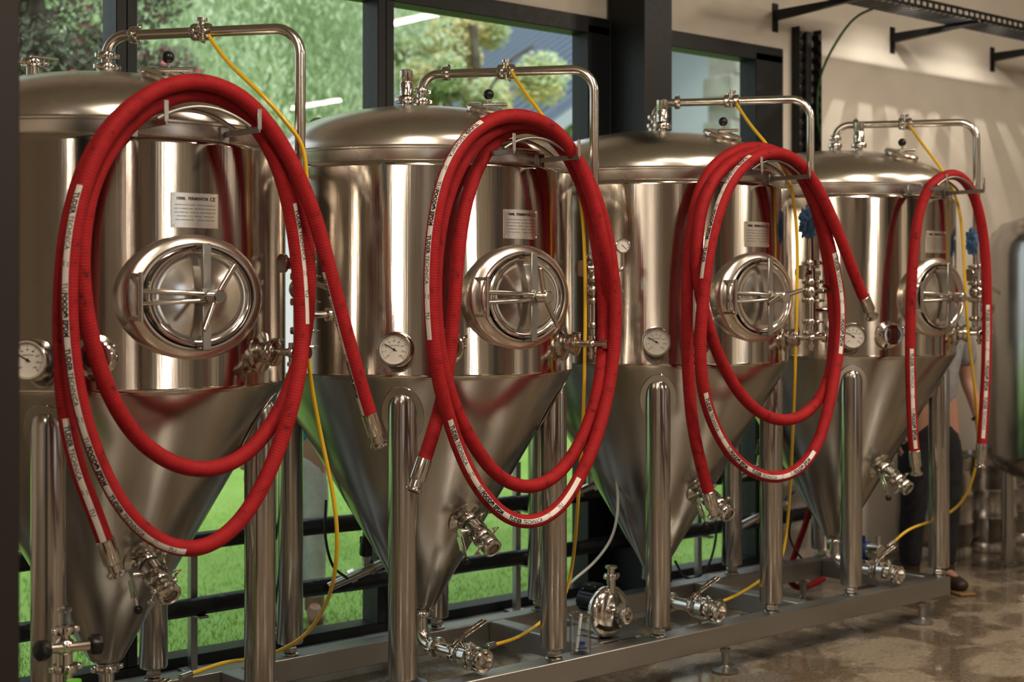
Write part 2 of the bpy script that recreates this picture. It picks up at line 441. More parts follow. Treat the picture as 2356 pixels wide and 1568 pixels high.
    mb = MB(); al_ = V((0, -.35, -.9)).normalized(); lever(mb, c0, nrm, side, al_, .023, .075); e0 = c0 + side * (.023 * 1.75 + .034)
    mb.cyl(e0 + al_ * .05, e0 + al_ * .10, .005, n=8); mb.sphere(e0 + al_ * .105, .014, 12, 1)
    mb.build('valve_lever', [M_pipe, M_black], rv)
    # bottom outlet
    mb = MB()
    mb.tube(fillet([(0, 0, .40), (0, 0, .262), (0, -.25, .262)], .075, 10), .025, 20)
    clampring(mb, (0, 0, .375), (0, 0, 1), .028); clampring(mb, (0, -.10, .262), (0, 1, 0), .027); clampring(mb, (0, -.235, .262), (0, 1, 0), .028)
    butterfly(mb, (0, -.285, .262), (0, -1, 0), (-.5, 0, .85), .027)
    clampring(mb, (0, -.335, .262), (0, 1, 0), .029, V((.5, 0, .8)))
    mb.lathe([(.025, .0), (.027, .025), (.038, .030), (.042, .036), (.042, .044), (.034, .048), (.028, .046), (.020, .022), (0, .02)], frame((0, -.332, .262), (0, -1, 0)), 28)
    ov = mb.build('outlet_pipe', M_pipe, E)
    mb = MB(); up_ = V((-.5, 0, .85)); lever(mb, (0, -.285, .262), (0, -1, 0), up_, (.7, -.25, .55), .027, .12); lever(mb, (0, -.285, .262), (0, -1, 0), up_, (-.8, -.1, -.45), .027, .05)
    mb.build('valve_lever', M_pipe, ov)
    # hose hook : two slim arms with upturned tips joined by bowed rods
    mb = MB(); x0 = -.04
    for y in (-.615, -.70):
        mb.tube([(x0 + .150 * s_, y, 2.118 - .045 * s_ * s_ + (.002 if y < -.65 else 0)) for s_ in [-1 + i / 8 for i in range(17)]], .006, 10)
    for sg in (-1, 1):
        mb.box((x0 + sg * .150, -.752, 2.092), (.014, .004, .060), None, 0, .001)
        mb.box((x0 + sg * .150, -.64, 2.062), (.005, .228, .018), None, 0, .001)
        mb.box((x0 + sg * .150, -.553, 2.060), (.03, .012, .05), None, 0, .002)
    mb.build('hose_hook', M_frame, E)
    # cleaning pipe
    A = V((0, 0, 2.275)); B = V((0, 0, 2.418)); Cc = V((.387, -.543, 2.418)); Dd = V((.387, -.543, 1.60))
    mb = MB(); mb.tube(fillet([A, B, Cc, Dd], .085, 12), .0170, 20)
    mb.lathe([(.045, 2.282), (.040, 2.292), (.028, 2.294), (.028, 2.310), (.018, 2.314)], n=28)
    cp = mb.build('cleaning_pipe', M_pipe, E)
    dirh = (Cc - B).normalized(); mid = (B + Cc) / 2
    for pp_, dd_, rr_, ss_ in (((0, 0, 2.318), (0, 0, 1), .021, None), ((0, 0, 2.355), (0, 0, 1), .017, None), (B + dirh * .10, dirh, .017, None), (mid - dirh * .02, dirh, .017, V((0, 0, 1))), (mid + dirh * .02, dirh, .017, V((0, 0, -1)))):
        mb = MB(); clampring(mb, pp_, dd_, rr_, ss_); mb.build('pipe_clamp', M_pipe, cp)
    mb = MB(); mb.cyl(mid - V((0, 0, .03)), mid + V((0, 0, .04)), .012, n=14); mb.cyl(mid + V((0, 0, .035)), mid + V((0, 0, .045)), .018, n=14)
    mb.build('hose_tee', M_pipe, cp)
    # valve cluster at the foot of the pipe
    mb = MB(); x, y = .387, -.543
    mb.cyl((x, y, 1.42), (x, y, 1.70), .022, n=18)
    for z in (1.72, 1.64, 1.56, 1.47, 1.42): clampring(mb, (x, y, z), (0, 0, 1), .020, V((1, z - 1.5, 0)))
    mb.sphere((x, y, 1.60), .036, 18)
    mb.cyl((x - .06, y, 1.68), (x + .05, y, 1.68), .018, n=16); mb.cyl((x - .07, y, 1.68), (x - .058, y, 1.68), .030, n=20)
    mb.cyl((x, y, 1.52), (x + .09, y - .02, 1.52), .012, n=14); mb.cyl((x + .085, y - .02, 1.52), (x + .10, y - .022, 1.52), .022, n=16)
    mb.cyl((x, y, 1.60), (x, y - .075, 1.60), .010, n=12)
    mb.box((x + .03, y - .078, 1.61), (.11, .006, .016), Matrix.Rotation(.3, 4, 'Y'), 0, .001)
    mb.build('valve_assembly', M_pipe, E)
    # relief valve, hop port, lug
    mb = MB()
    xr, yr = -.105, -.045
    T = Matrix.Translation((xr, yr, -.035))
    mb.lathe([(.040, 2.29), (.036, 2.312), (.016, 2.320), (.016, 2.335), (.030, 2.338), (.030, 2.350), (.018, 2.353), (.018, 2.356), (.025, 2.359), (.025, 2.405), (.023, 2.408), (.023, 2.413), (.025, 2.416), (.025, 2.452), (.019, 2.456), (0, 2.456)], T, 28)
    clampring(mb, (xr, yr, 2.308), (0, 0, 1), .024)
    for k in range(6):
        a = k * pi / 3; mb.cyl((xr + .0235 * math.cos(a), yr + .0235 * math.sin(a), 2.350), (xr + .0265 * math.cos(a), yr + .0265 * math.sin(a), 2.350), .006, n=10)
    mb.build('relief_valve', M_pipe, E)
    hd = V((0, -.36, 1)).normalized(); hp = V((.02, -.36, 2.225))
    mb = MB(); mb.lathe([(.070, -.04), (.066, .004), (.058, .008), (.056, .020), (.068, .022), (.071, .027), (.071, .033), (.063, .038), (.050, .040), (.02, .043), (0, .043)], frame(hp, hd), 40)
    clampring(mb, hp + hd * .028, hd, .058)
    pp = mb.build('dry_hop_port', M_dome, E)
    mb = MB(); q = hp + hd * .040; mb.cyl(q, q + V((0, 0, .035)), .006, n=10); mb.sphere(q + V((0, 0, .045)), .019, 16, 1)
    mb.cyl(q + V((-.03, 0, .005)), q + V((.07, -.02, .012)), .007, n=10)
    mb.build('black_knob', [M_pipe, M_black], pp)
    # lifting lug
    Ml = frame((-.19, .42, 2.19), V((.9, .42, 0)), V((0, 0, 1)))
    mb = MB()
    outl = [(-.09, -.06), (.09, -.06), (.075, .0)] + [(.045 * math.cos(a), .045 + .045 * math.sin(a)) for a in [math.radians(x_) for x_ in range(0, 181, 20)]] + [(-.075, .0)]
    hole = [(.016 * math.cos(a), .045 + .016 * math.sin(a)) for a in [2 * pi * k / 14 for k in range(14)]]
    n1 = len(outl)
    bm = bmesh.new(); vo = [bm.verts.new((x_, y_, 0)) for x_, y_ in outl]; vh = [bm.verts.new((x_, y_, 0)) for x_, y_ in hole]
    eds = [bm.edges.new((vo[i], vo[(i + 1) % n1])) for i in range(n1)] + [bm.edges.new((vh[i], vh[(i + 1) % 14])) for i in range(14)]
    bmesh.ops.triangle_fill(bm, use_beauty=True, edges=eds)
    ex = bmesh.ops.extrude_face_region(bm, geom=list(bm.faces))
    for g in ex['geom']:
        if isinstance(g, bmesh.types.BMVert): g.co.z += .010
    bm.verts.index_update()
    mb.add([Ml @ v.co for v in bm.verts], [[v.index for v in f.verts] for f in bm.faces]); bm.free()
    mb.build('lifting_lug', M_frame, E)
    return E

LAB = 'polished steel conical fermenter, '
CEN = [2.226, 3.511, 4.796, 6.081]; VY = 4.536
T1 = make_fermenter((CEN[0], VY, 0), LAB + 'wide red hose loops hanging on it')
tanks = [T1]
labs = [LAB + 'red hose coiled around its oval door', LAB + 'red hose coil and blue rag beside', LAB + 'single red hose loop on its hook']
for c, l in zip(CEN[1:], labs):
    t = copy_tree(T1, None, (c, VY, 0)); t['label'] = l; tanks.append(t)
for t, ang in zip(tanks, (62, -68, 15, -8)):
    for ch in list(t.children):
        if ch.name.startswith('manway_door'):
            for g in ch.children:
                if g.name.startswith('door_handle'): g.rotation_euler = (0, math.radians(-ang), 0)
        if ch.name.startswith('relief_valve'):
            i = tanks.index(t)
            if i == 0: D.objects.remove(ch)
            else: ch.location = ({1: (0, 0), 2: (.05, -.05), 3: (.10, -.10)}[i] + (0,))
mb = MB(); xr, yr = -.235, .03
mb.lathe([(.036, 2.25), (.030, 2.278), (.019, 2.285), (.019, 2.318), (.028, 2.322), (.028, 2.332), (.020, 2.334), (.017, 2.315), (0, 2.315)], Matrix.Translation((xr, yr, -.012)), 28)
clampring(mb, (xr, yr, 2.312), (0, 0, 1), .024); mb.box((xr + .03, yr - .02, 2.328), (.09, .012, .006), None, 0, .001)
mb.build('top_port', M_pipe, T1)

# ------------------------------------------------------------------ SKID
sk = empty('tank_skid_frame', (4.0, VY, 0), 'low welded steel box-section skid carrying the four fermenters', 'metal frame')
def part(mb, name, mats, parent, **k):
    off = V(parent.location)
    mb.v = [tuple(V(v) - off) for v in mb.v]
    return mb.build(name, mats, parent, **k)
U0, U1 = 1.55, 6.47
for v_ in (4.18, 4.892):
    mb = MB(); mb.box(((U0 + U1) / 2, v_, .165), (U1 - U0, .09, .09), None, 0, .004); part(mb, 'beam', M_frame, sk)
for u_ in [U0 + .045] + [(CEN[i] + CEN[i + 1]) / 2 for i in range(3)] + [U1 - .045]:
    mb = MB(); mb.box((u_, VY, .165), (.08, .622, .088), None, 0, .004); part(mb, 'cross_beam', M_frame, sk)
mb = MB(); mb.box((4.30, 4.44, .195), (.34, .30, .008), None, 0, .002)
for x_ in (4.16, 4.44): mb.box((x_, VY, .178), (.03, .622, .03), None, 0, .003)
part(mb, 'pump_shelf', M_frame, sk)
for u_ in (2.0, 2.87, 3.75, 4.85, 6.29):
    for v_ in (4.18, 4.892):
        mb = MB(); mb.lathe([(0, .002), (.055, .002), (.055, .010), (.02, .022), (.012, .03), (.012, .12), (0, .12)], Matrix.Translation((u_, v_, 0)), 24)
        mb.lathe([(.012, .085), (.024, .085), (.024, .100), (.012, .100)], Matrix.Translation((u_, v_, 0)), 6)
        mb.lathe([(0, .04), (.017, .04), (.017, .09), (0, .09)], Matrix.Translation((u_, v_, 0)), 14)
        part(mb, 'adjustable_foot', M_frame, sk)

# ------------------------------------------------------------------ RED HOSES
HR = .0235
def red_hose(ctrl, stripes, label, end0=True, end1=True, k=8, sm=14):
    pts = [at(*c) for c in ctrl]
    pts = smooth(catmull(pts, k), sm)
    m = len(pts); n = 18
    T = [(pts[min(i + 1, m - 1)] - pts[max(i - 1, 0)]).normalized() for i in range(m)]
    FR = []; S = [0]
    for i in range(m):
        nn = V((0, -1, 0)); nn = (nn - T[i] * nn.dot(T[i])).normalized(); bb = T[i].cross(nn)
        FR.append((nn, bb))
        if i: S.append(S[-1] + (pts[i] - pts[i - 1]).length)
    vs = []; fs = []
    for i in range(m):
        for q in range(n):
            a = 2 * pi * q / n; vs.append(pts[i] + (FR[i][0] * math.cos(a) + FR[i][1] * math.sin(a)) * HR)
    for i in range(m - 1):
        for q in range(n):
            q2 = (q + 1) % n; fs.append((i * n + q, i * n + q2, (i + 1) * n + q2, (i + 1) * n + q))
    fs.append(tuple(range(n))); fs.append(tuple((m - 1) * n + q for q in range(n)))
    me = D.meshes.new('red_hose'); me.from_pydata([tuple(v) for v in vs], [], fs); me.materials.append(M_red)
    uvl = me.uv_layers.new(name='UVMap')
    for p in me.polygons:
        for li, vi in zip(p.loop_indices, p.vertices): uvl.data[li].uv = ((vi % n) / n, S[vi // n])
    me.shade_smooth(); me.set_sharp_from_angle(angle=math.radians(50))
    ob = D.objects.new('red_hose', me); coll.objects.link(ob)
    ob['label'] = label; ob['category'] = 'hose'; ob['group'] = 'red brewing hoses on the tanks'
    def surf(s, ang, lift):
        s = max(0, min(S[-1] - 1e-4, s)); lo, hi = 0, m - 1
        while hi - lo > 1:
            mid_ = (lo + hi) // 2
            if S[mid_] <= s: lo = mid_
            else: hi = mid_
        w = (s - S[lo]) / (S[hi] - S[lo]); p = pts[lo].lerp(pts[hi], w)
        nn = FR[lo][0].lerp(FR[hi][0], w).normalized(); bb = FR[lo][1].lerp(FR[hi][1], w).normalized()
        return p + (nn * math.cos(ang) + bb * math.sin(ang)) * (HR + lift), nn, bb, p
    def theta(s, off):
        _, nn, bb, p = surf(s, 0, 0); d = V((-.62, -.78, 0))
        return math.atan2(d.dot(bb), d.dot(nn)) + math.radians(off)
    for (i0, i1, off, flip) in stripes:
        mbs = MB(); mbt = MB()
        s0, s1 = S[min(int(i0 * k), m - 1)], S[min(int(i1 * k), m - 1)]
        ns = max(4, int((s1 - s0) / .012)); HW = math.radians(21)
        th = [theta(s0 + (s1 - s0) * j / ns, off) for j in range(ns + 1)]
        for j in range(1, ns + 1):
            while th[j] - th[j - 1] > pi: th[j] -= 2 * pi
            while th[j] - th[j - 1] < -pi: th[j] += 2 * pi
        for _ in range(20): th = [th[0]] + [(th[j - 1] + th[j] + th[j + 1]) / 3 for j in range(1, ns)] + [th[-1]]
        vs = []; fs = []
        for j in range(ns + 1):
            s = s0 + (s1 - s0) * j / ns
            for q in range(5): vs.append(surf(s, th[j] + HW * (q / 2 - 1), .0008)[0])
        for j in range(ns):
            for q in range(4): fs.append((j * 5 + q, j * 5 + q + 1, (j + 1) * 5 + q + 1, (j + 1) * 5 + q))
        mbs.add(vs, fs)
        def tmap(x, y):
            s = (s0 + .02 + x) if not flip else (s1 - .02 - x)
            fr2 = max(0, min(ns - 1e-3, (s - s0) / (s1 - s0) * ns)); j = int(fr2); t_ = th[j] + (th[j + 1] - th[j]) * (fr2 - j)
            yy = y if not flip else -y
            return surf(s, t_ - yy / HR * 1.0, .0016)[0]
        x = 0; L = s1 - s0 - .05; words = [('TUDER', .0006), ('TECHNICA', 0.), ('///', .0006), ('  TU', 0), ('FOOD\u00ae EPDM', .0009)]; wi = 0
        while x < L:
            w, bo = words[wi % len(words)]; wi += 1
            tv, tf = text_data(w, .0185, 'LEFT', bo)
            if not tv: x += .03; continue
            mxx = max(v.x for v in tv)
            if x + mxx > L: break
            mbt.add([tmap(v.x + x, v.y - .0066) for v in tv], tf)
            x += mxx + (.004 if w == 'TUDER' else .003 if w == '  TU' else .03)
        bo_ = mbs.build('marking_band', M_white, ob, label='white printed band')
        if mbt.v: mbt.build('hose_lettering', M_ink, bo_, smooth_=False)
    for en, i, sg in ((end0, 0, -1), (end1, m - 1, 1)):
        if en:
            mb = MB(); d = T[i] * sg; p = pts[i] - d * .03
            mb.lathe([(.0245, 0), (.0265, .002), (.0265, .070), (.0245, .074), (.0195, .078), (.0195, .098), (.0280, .104), (.0285, .110), (.0240, .114), (.019, .114), (.018, .06)], frame(p, d), 28)
            mb.build('hose_coupling', M_pipe, ob)
    return ob
a, b_, c_ = 3.925, 3.875, 3.825
def w(v, L): return [(x, y, v) for x, y in L]
h1 = (w(a, [(248, 1262), (222, 1190), (180, 1080), (152, 960), (141, 820), (142, 650), (160, 500), (205, 360), (285, 255), (370, 205), (440, 190), (520, 205), (600, 262), (655, 350), (692, 470), (710, 600), (706, 740), (680, 860)])
      + w(3.90, [(630, 970), (560, 1050), (480, 1080), (400, 1067), (320, 1012)]) + w(b_, [(258, 920), (215, 800), (192, 680), (188, 560), (210, 430), (265, 325), (335, 255), (400, 222), (460, 215), (530, 235), (590, 290), (640, 380), (672, 500), (690, 640), (695, 780)])
      + w(3.85, [(684, 880), (655, 990), (615, 1095), (560, 1190), (490, 1250), (420, 1262), (350, 1235)]) + w(3.835, [(285, 1170), (235, 1080), (195, 970), (170, 850), (158, 700), (164, 560), (190, 430), (240, 318), (320, 230), (400, 193), (470, 188)])
      + w(c_, [(550, 218), (620, 288), (680, 390), (725, 500), (758, 620), (792, 750), (828, 880), (856, 970)]))
red_hose(h1, [(.3, 3, 5, True), (43, 51.0, -12, True), (34.8, 36.8, -56, False), (60, 62.8, 58, False)], 'thick red rubber hose coiled in wide loops over tank hook')
h2 = (w(a, [(970, 1075), (990, 1015), (1015, 930), (1033, 830), (1045, 710), (1052, 600), (1068, 480), (1103, 375), (1153, 310), (1210, 290), (1270, 312), (1322, 385), (1362, 500), (1385, 640), (1390, 770)])
      + w(3.90, [(1378, 890), (1345, 1000), (1290, 1085), (1220, 1122), (1145, 1095)]) + w(b_, [(1085, 1015), (1038, 915), (1010, 800), (1000, 660), (1012, 520), (1048, 400), (1100, 325), (1160, 288), (1215, 280), (1280, 305), (1338, 380), (1385, 490), (1410, 620), (1417, 740), (1405, 870)])
      + w(3.85, [(1375, 1000), (1330, 1105), (1280, 1175), (1215, 1202), (1150, 1178), (1090, 1105), (1050, 1015)]) + w(c_, [(1015, 900), (996, 780), (990, 650), (998, 520), (1025, 400), (1075, 315), (1140, 272), (1205, 266), (1275, 295), (1330, 370), (1370, 480), (1392, 590)]) + w(3.925, [(1400, 690), (1402, 760)]))
red_hose(h2, [(36, 41.5, 8, True), (43, 47.6, -30, True)], 'thick red rubber hose coiled around a tank door', end1=True)
h3 = (w(a, [(1633, 1145), (1620, 1095), (1597, 1000), (1584, 880), (1580, 740), (1583, 600), (1597, 480), (1630, 395), (1685, 350), (1740, 338), (1800, 355), (1850, 415), (1885, 505), (1908, 620), (1920, 740), (1913, 845)])
      + w(3.90, [(1888, 915), (1840, 960), (1780, 965), (1718, 925), (1668, 850)]) + w(b_, [(1632, 760), (1608, 660), (1603, 560), (1620, 455), (1665, 385), (1720, 355), (1780, 352), (1838, 395), (1882, 475), (1913, 580), (1933, 690), (1930, 800)])
      + w(3.85, [(1910, 920), (1880, 1025), (1830, 1085), (1765, 1098), (1697, 1062), (1648, 990)]) + w(c_, [(1618, 900), (1610, 790), (1620, 670), (1634, 560), (1665, 450), (1712, 378), (1770, 350), (1830, 365), (1880, 430), (1918, 510), (1950, 590), (1975, 655), (1992, 695)]))
red_hose(h3, [(34.3, 39, 5, True), (30, 32.2, -12, False), (41.3, 44.3, -52, True)], 'thick red rubber hose coiled on tank hook, free coupling ends')
h4 = w(3.89, [(2105, 1050), (2098, 960), (2094, 800), (2097, 650), (2110, 510), (2135, 435), (2178, 402), (2215, 410), (2245, 460), (2265, 560), (2271, 700), (2269, 850), (2263, 960), (2258, 1035)])
red_hose(h4, [(.3, 2, 0, True), (10, 12.7, 10, False)], 'single red rubber hose loop with steel couplings at both ends', sm=8)

# ------------------------------------------------------------------ YELLOW TUBES
ylab = 'thin yellow plastic tube trailing from a cleaning pipe'
ys = [[(465, 60, 4.2645), (520, 138, 4.15), (600, 215, 4.0), (660, 283, 3.958), (700, 350, 3.95), (707, 500, 3.956), (704, 700, 3.96), (712, 850, 3.97), (735, 985, 4.0), (765, 1130, 4.0), (776, 1240, 4.02), (766, 1340, 4.1), (738, 1412, 4.3), (690, 1470, 4.45), (600, 1512, 4.6), (520, 1522, 4.6), (430, 1553, 4.55)],
      [(1165, 148, 4.2645), (1210, 215, 4.12), (1262, 285, 4.0), (1320, 380, 3.958), (1345, 560, 3.958), (1344, 900, 3.97), (1330, 1150, 4.1), (1318, 1290, 4.3), (1295, 1380, 4.33), (1245, 1430, 4.33), (1190, 1466, 4.30), (1130, 1484, 4.26)],
      [(1685, 225, 4.2645), (1725, 285, 4.12), (1770, 340, 4.0), (1818, 420, 3.958), (1834, 560, 3.958), (1832, 750, 3.97), (1826, 950, 4.05), (1814, 1180, 4.3), (1796, 1290, 4.33), (1755, 1330, 4.33), (1700, 1366, 4.30), (1655, 1385, 4.26)],
      [(2085, 278, 4.2645), (2125, 335, 4.12), (2175, 402, 4.0), (2207, 480, 3.958), (2218, 600, 3.955), (2226, 750, 3.96), (2243, 900, 3.98), (2250, 1040, 4.0), (2222, 1140, 4.1), (2170, 1188, 4.2), (2095, 1215, 4.25), (2052, 1250, 4.26)]]
for y_ in ys:
    pts = smooth(catmull([at(*q) for q in y_], 8), 5)
    mb = MB(); mb.tube(pts, .0068, 12)
    ob = mb.build('yellow_tube', M_yellow, None, label=ylab, category='tube', group='yellow tubes on the cleaning pipes')
    mb = MB(); d = (pts[-1] - pts[-2]).normalized(); mb.cyl(pts[-1] - d * .02, pts[-1] + d * .03, .012, n=12); mb.build('tube_end_fitting', M_pipe, ob)
mb = MB(); mb.tube(smooth(catmull([at(*q) for q in [(1385, 930, 4.55), (1410, 1050, 4.5), (1422, 1150, 4.5), (1410, 1230, 4.5), (1370, 1290, 4.5), (1318, 1335, 4.5), (1300, 1360, 4.55)]], 8), 4), .006, 10)
mb.build('clear_tube', simple('milky_tube', (.6, .62, .6), .3), None, label='thin milky clear tube curling down behind the tank leg', category='tube')

# ------------------------------------------------------------------ blue rags
def rag(p, w_, h_, seed, label):
    bm = bmesh.new(); bmesh.ops.create_icosphere(bm, subdivisions=4, radius=1)
    for v in bm.verts:
        c = v.co.copy(); nn = 0
        for o_, am in ((2.2, .45), (4.5, .28), (9, .10)): nn += am * (abs(noise.noise(c * o_ + V((seed, seed * 2, 0)))) * 2 - .5)
        k = 1 + nn
        v.co = V((c.x * w_ * k, c.y * w_ * .8 * k, c.z * h_ / 2 * k - (.018 * math.sin(c.x * 4 + seed) if c.z < 0 else 0)))
    mb = MB(); mb.add([V(p) + v.co for v in bm.verts], [[v.index for v in f.verts] for f in bm.faces]); bm.free()
    mb.build('cleaning_rag', M_rag, None, angle=60, label=label, category='cloth', group='blue cleaning rags')
rag(V((CEN[2] + .387 - .02, VY - .543, 1.895)), .040, .125, 1., 'crumpled blue cloth stuffed on the pipe valves')
rag(V((CEN[3] + .387 - .035, VY - .543, 1.840)), .032, .10, 3., 'small blue cloth stuffed on the pipe valves')

# pressure gauge on second tank pipe
g = empty('pressure_gauge', (0, 0, 0), 'small round steel pressure gauge on a side pipe', 'gauge')
p = at(1433, 565, 3.97); d = V((-.62, -.78, 0)).normalized()
g.location = p
mb = MB(); mb.lathe([(0, -.02), (.026, -.02), (.028, -.015), (.028, .006), (.025, .009), (.023, .006), (.023, .003)], frame(p, d), 28)
mb.cyl(p + V((0, 0, -.025)), p + V((0, 0, -.07)), .006, n=10)
mb.tube(fillet([p + V((0, 0, -.06)), p + V((0, 0, -.09)), V((CEN[1] + .387, VY - .543, p.z - .09))], .02, 6), .007, 10)
part(mb, 'gauge_case', M_pipe, g)
mb = MB(); Mt = frame(p + d * .004, d); mb.lathe([(.023, 0), (0, 0)], Mt, 24); part(mb, 'gauge_face', M_dial, g)
mb = MB()
mb.box(Mt @ V((.004, -.004, .001)), (.022, .0016, .0006), Mt @ Matrix.Rotation(-.8, 4, 'Z'), 0, 0)
for k_ in range(11):
    aa = math.radians(225 - 27 * k_); mb.box(Mt @ V((math.cos(aa) * .019, math.sin(aa) * .019, .0008)), (.005, .0009, .0004), Mt @ Matrix.Rotation(aa, 4, 'Z'), 0, 0)
part(mb, 'gauge_needle', M_ink, g, smooth_=False)

# ------------------------------------------------------------------ glycol pipes
for z_ in (.357, .613):
    mb = MB(); mb.tube([(1.4 + .3 * i, 5.30, z_ + .003 * math.sin(i * 2.1)) for i in range(20)], .036, 18)
    for i in range(7): mb.cyl((1.9 + .75 * i, 5.30, z_), (1.96 + .75 * i, 5.30, z_), .0385, n=18)
    mb.build('coolant_pipe', M_ins, None, label='long black foam-insulated coolant pipe running beneath the windows', category='pipe', group='coolant pipes')
for u_ in (3.0, 4.72, 6.0):
    mb = MB()
    mb.box((u_, 5.36, .44), (.03, .03, .71), None, 0, .002)
    for z_ in (.315, .571): mb.box((u_, 5.32, z_), (.04, .11, .010), None, 0, .002)
    mb.box((u_, 5.36, .091), (.09, .09, .012), None, 0, .002)
    mb.build('pipe_support', M_frame, None, label='slim steel post holding coolant pipes off the ledge', category='pipe bracket', group='coolant pipe supports')
def coolant_valve(u_, z_):
    e = empty('coolant_valve', (u_, 5.24, z_), 'angled steel coolant valve with black cap and blue lever', 'valve', group='coolant valves')
    mb = MB()
    p0 = V((u_ , 5.26, z_)); p1 = p0 + V((.22, -.09, .09))
    mb.cyl(p0 - V((.08, 0, .02)), p1, .020, n=16)
    for t_ in (.15, .5, .85):
        q = p0.lerp(p1, t_); dd = (p1 - p0).normalized(); mb.lathe([(.020, -.014), (.032, -.014), (.032, .014), (.020, .014)], frame(q, dd), 8)
    q = p0.lerp(p1, .4); mb.cyl(q, q + V((-.02, -.03, .08)), .017, n=14)
    part(mb, 'valve_body', M_pipe, e)
    mb = MB(); mb.cyl(q + V((-.02, -.03, .075)), q + V((-.03, -.045, .135)), .030, .026, n=12); mb.box(q + V((-.03, -.05, .14)), (.06, .03, .03), None, 0, .004); part(mb, 'black_actuator', M_black, e)
    mb = MB(); q = p0.lerp(p1, .8); mb.cyl(q, q + V((0, -.01, .035)), .008, n=10); mb.box(q + V((.05, -.01, .045)), (.12, .018, .006), Matrix.Rotation(-.45, 4, 'Y'), 0, .002); part(mb, 'blue_lever', M_blue, e)
    return e
cv = coolant_valve(3.66, .380)
for q in ((4.98, .625), (6.25, .625), (6.3, .372)): copy_tree(cv, None, (q[0], 5.24, q[1]))
for pl_ in ([(750, 1150, 5.2), (748, 1230, 5.15), (765, 1300, 5.1), (800, 1330, 5.15)], [(1640, 1150, 5.0), (1648, 1230, 4.95), (1625, 1310, 4.95), (1580, 1330, 5.0), (1553, 1290, 5.1)], [(1830, 1170, 4.98), (1815, 1230, 4.98), (1850, 1290, 4.98), (1900, 1300, 5.0)]):
    mb = MB(); mb.tube(smooth(catmull([at(*q) for q in pl_], 8), 3), .006, 8)
    mb.build('black_cable', M_black, None, label='thin black cable looping down by the coolant pipes', category='cable', group='black cables by the windows')
mb = MB(); mb.tube(smooth(catmull([at(*q) for q in [(1868, 1140, 4.98), (1855, 1200, 4.98), (1830, 1270, 5.0), (1815, 1330, 5.05), (1845, 1352, 5.0), (1895, 1330, 4.98)]], 8), 3), .016, 12)
mb.build('red_hose', M_red, None, label='short length of red hose lying behind the skid', category='hose')

# ------------------------------------------------------------------ pump
pc = V((4.308, 4.33, .305))
P = empty('transfer_pump', (pc.x, pc.y, .20), 'polished centrifugal transfer pump with dark motor on the skid', 'pump')
mb = MB(); d = V((0, -1, 0))
mb.lathe([(.0, -.02), (.096, -.02), (.104, -.014), (.106, -.004), (.106, .004), (.102, .012), (.092, .024), (.074, .034), (.054, .039), (.030, .041), (.022, .048), (.022, .095), (.031, .098), (.033, .103), (.033, .109), (.026, .111), (.018, .111), (.016, .08), (0, .08)], frame(pc, d), 56)
q = pc + V((.0, -.015, .075)); mb.cyl(q, q + V((0, 0, .075)), .018, n=18); clampring(mb, q + V((0, 0, .07)), (0, 0, 1), .018); mb.cyl(q + V((0, 0, .07)), q + V((0, 0, .105)), .015, n=18); mb.cyl(q + V((0, 0, .102)), q + V((0, 0, .112)), .025, n=22)
mb.box(pc + V((0, .06, -.070)), (.10, .10, .070), None, 0, .004)
part(mb, 'pump_head', M_lid, P)
mb = MB(); mc = pc + V((0, 0, .030)); mb.cyl(mc + V((0, .02, 0)), mc + V((0, .15, 0)), .048, n=28, bev=.01)
for k_ in range(18):
    aa = 2 * pi * k_ / 18; mb.box(mc + V((.050 * math.cos(aa), .085, .050 * math.sin(aa))), (.004, .10, .010), Matrix.Rotation(-aa + pi / 2, 4, 'Y'), 0, 0)
mb.box(mc + V((0, .085, .058)), (.06, .07, .028), None, 0, .006)
part(mb, 'motor', M_black, P)

# beaker on the beam
bk = at(1335, 1505, 4.18); bk.z = .2105
BK = empty('measuring_jug', bk, 'clear glass measuring jug with blue print standing on the skid beam', 'jug')
T = Matrix.Translation(bk)
mb = MB(); mb.lathe([(0, .001), (.038, .001), (.041, .004), (.042, .14), (.045, .150)], T, 40); mb.torus(Matrix.Translation(bk + V((0, 0, .150))), .045, .0022, 40, 6); part(mb, 'glass_jug', M_jug, BK)
mb = MB()
a0 = math.atan2(-.83, -.55)
for (z0, z1, da) in ((.040, .054, .26), (.025, .028, .5), (.075, .077, .5), (.098, .100, .3)):
    vs = []; fs = []
    for i in range(9):
        aa = a0 - da + 2 * da * i / 8
        vs += [bk + V((.0424 * math.cos(aa), .0424 * math.sin(aa), z0)), bk + V((.0424 * math.cos(aa), .0424 * math.sin(aa), z1))]
    for i in range(8): fs.append((2 * i, 2 * i + 2, 2 * i + 3, 2 * i + 1))
    mb.add(vs, fs)
part(mb, 'blue_print', M_blue, BK)
mb = MB(); mb.cyl(bk + V((-.02, 0, .01)), bk + V((.005, 0, .15)), .006, n=10); part(mb, 'stirring_rod', M_dial, BK)

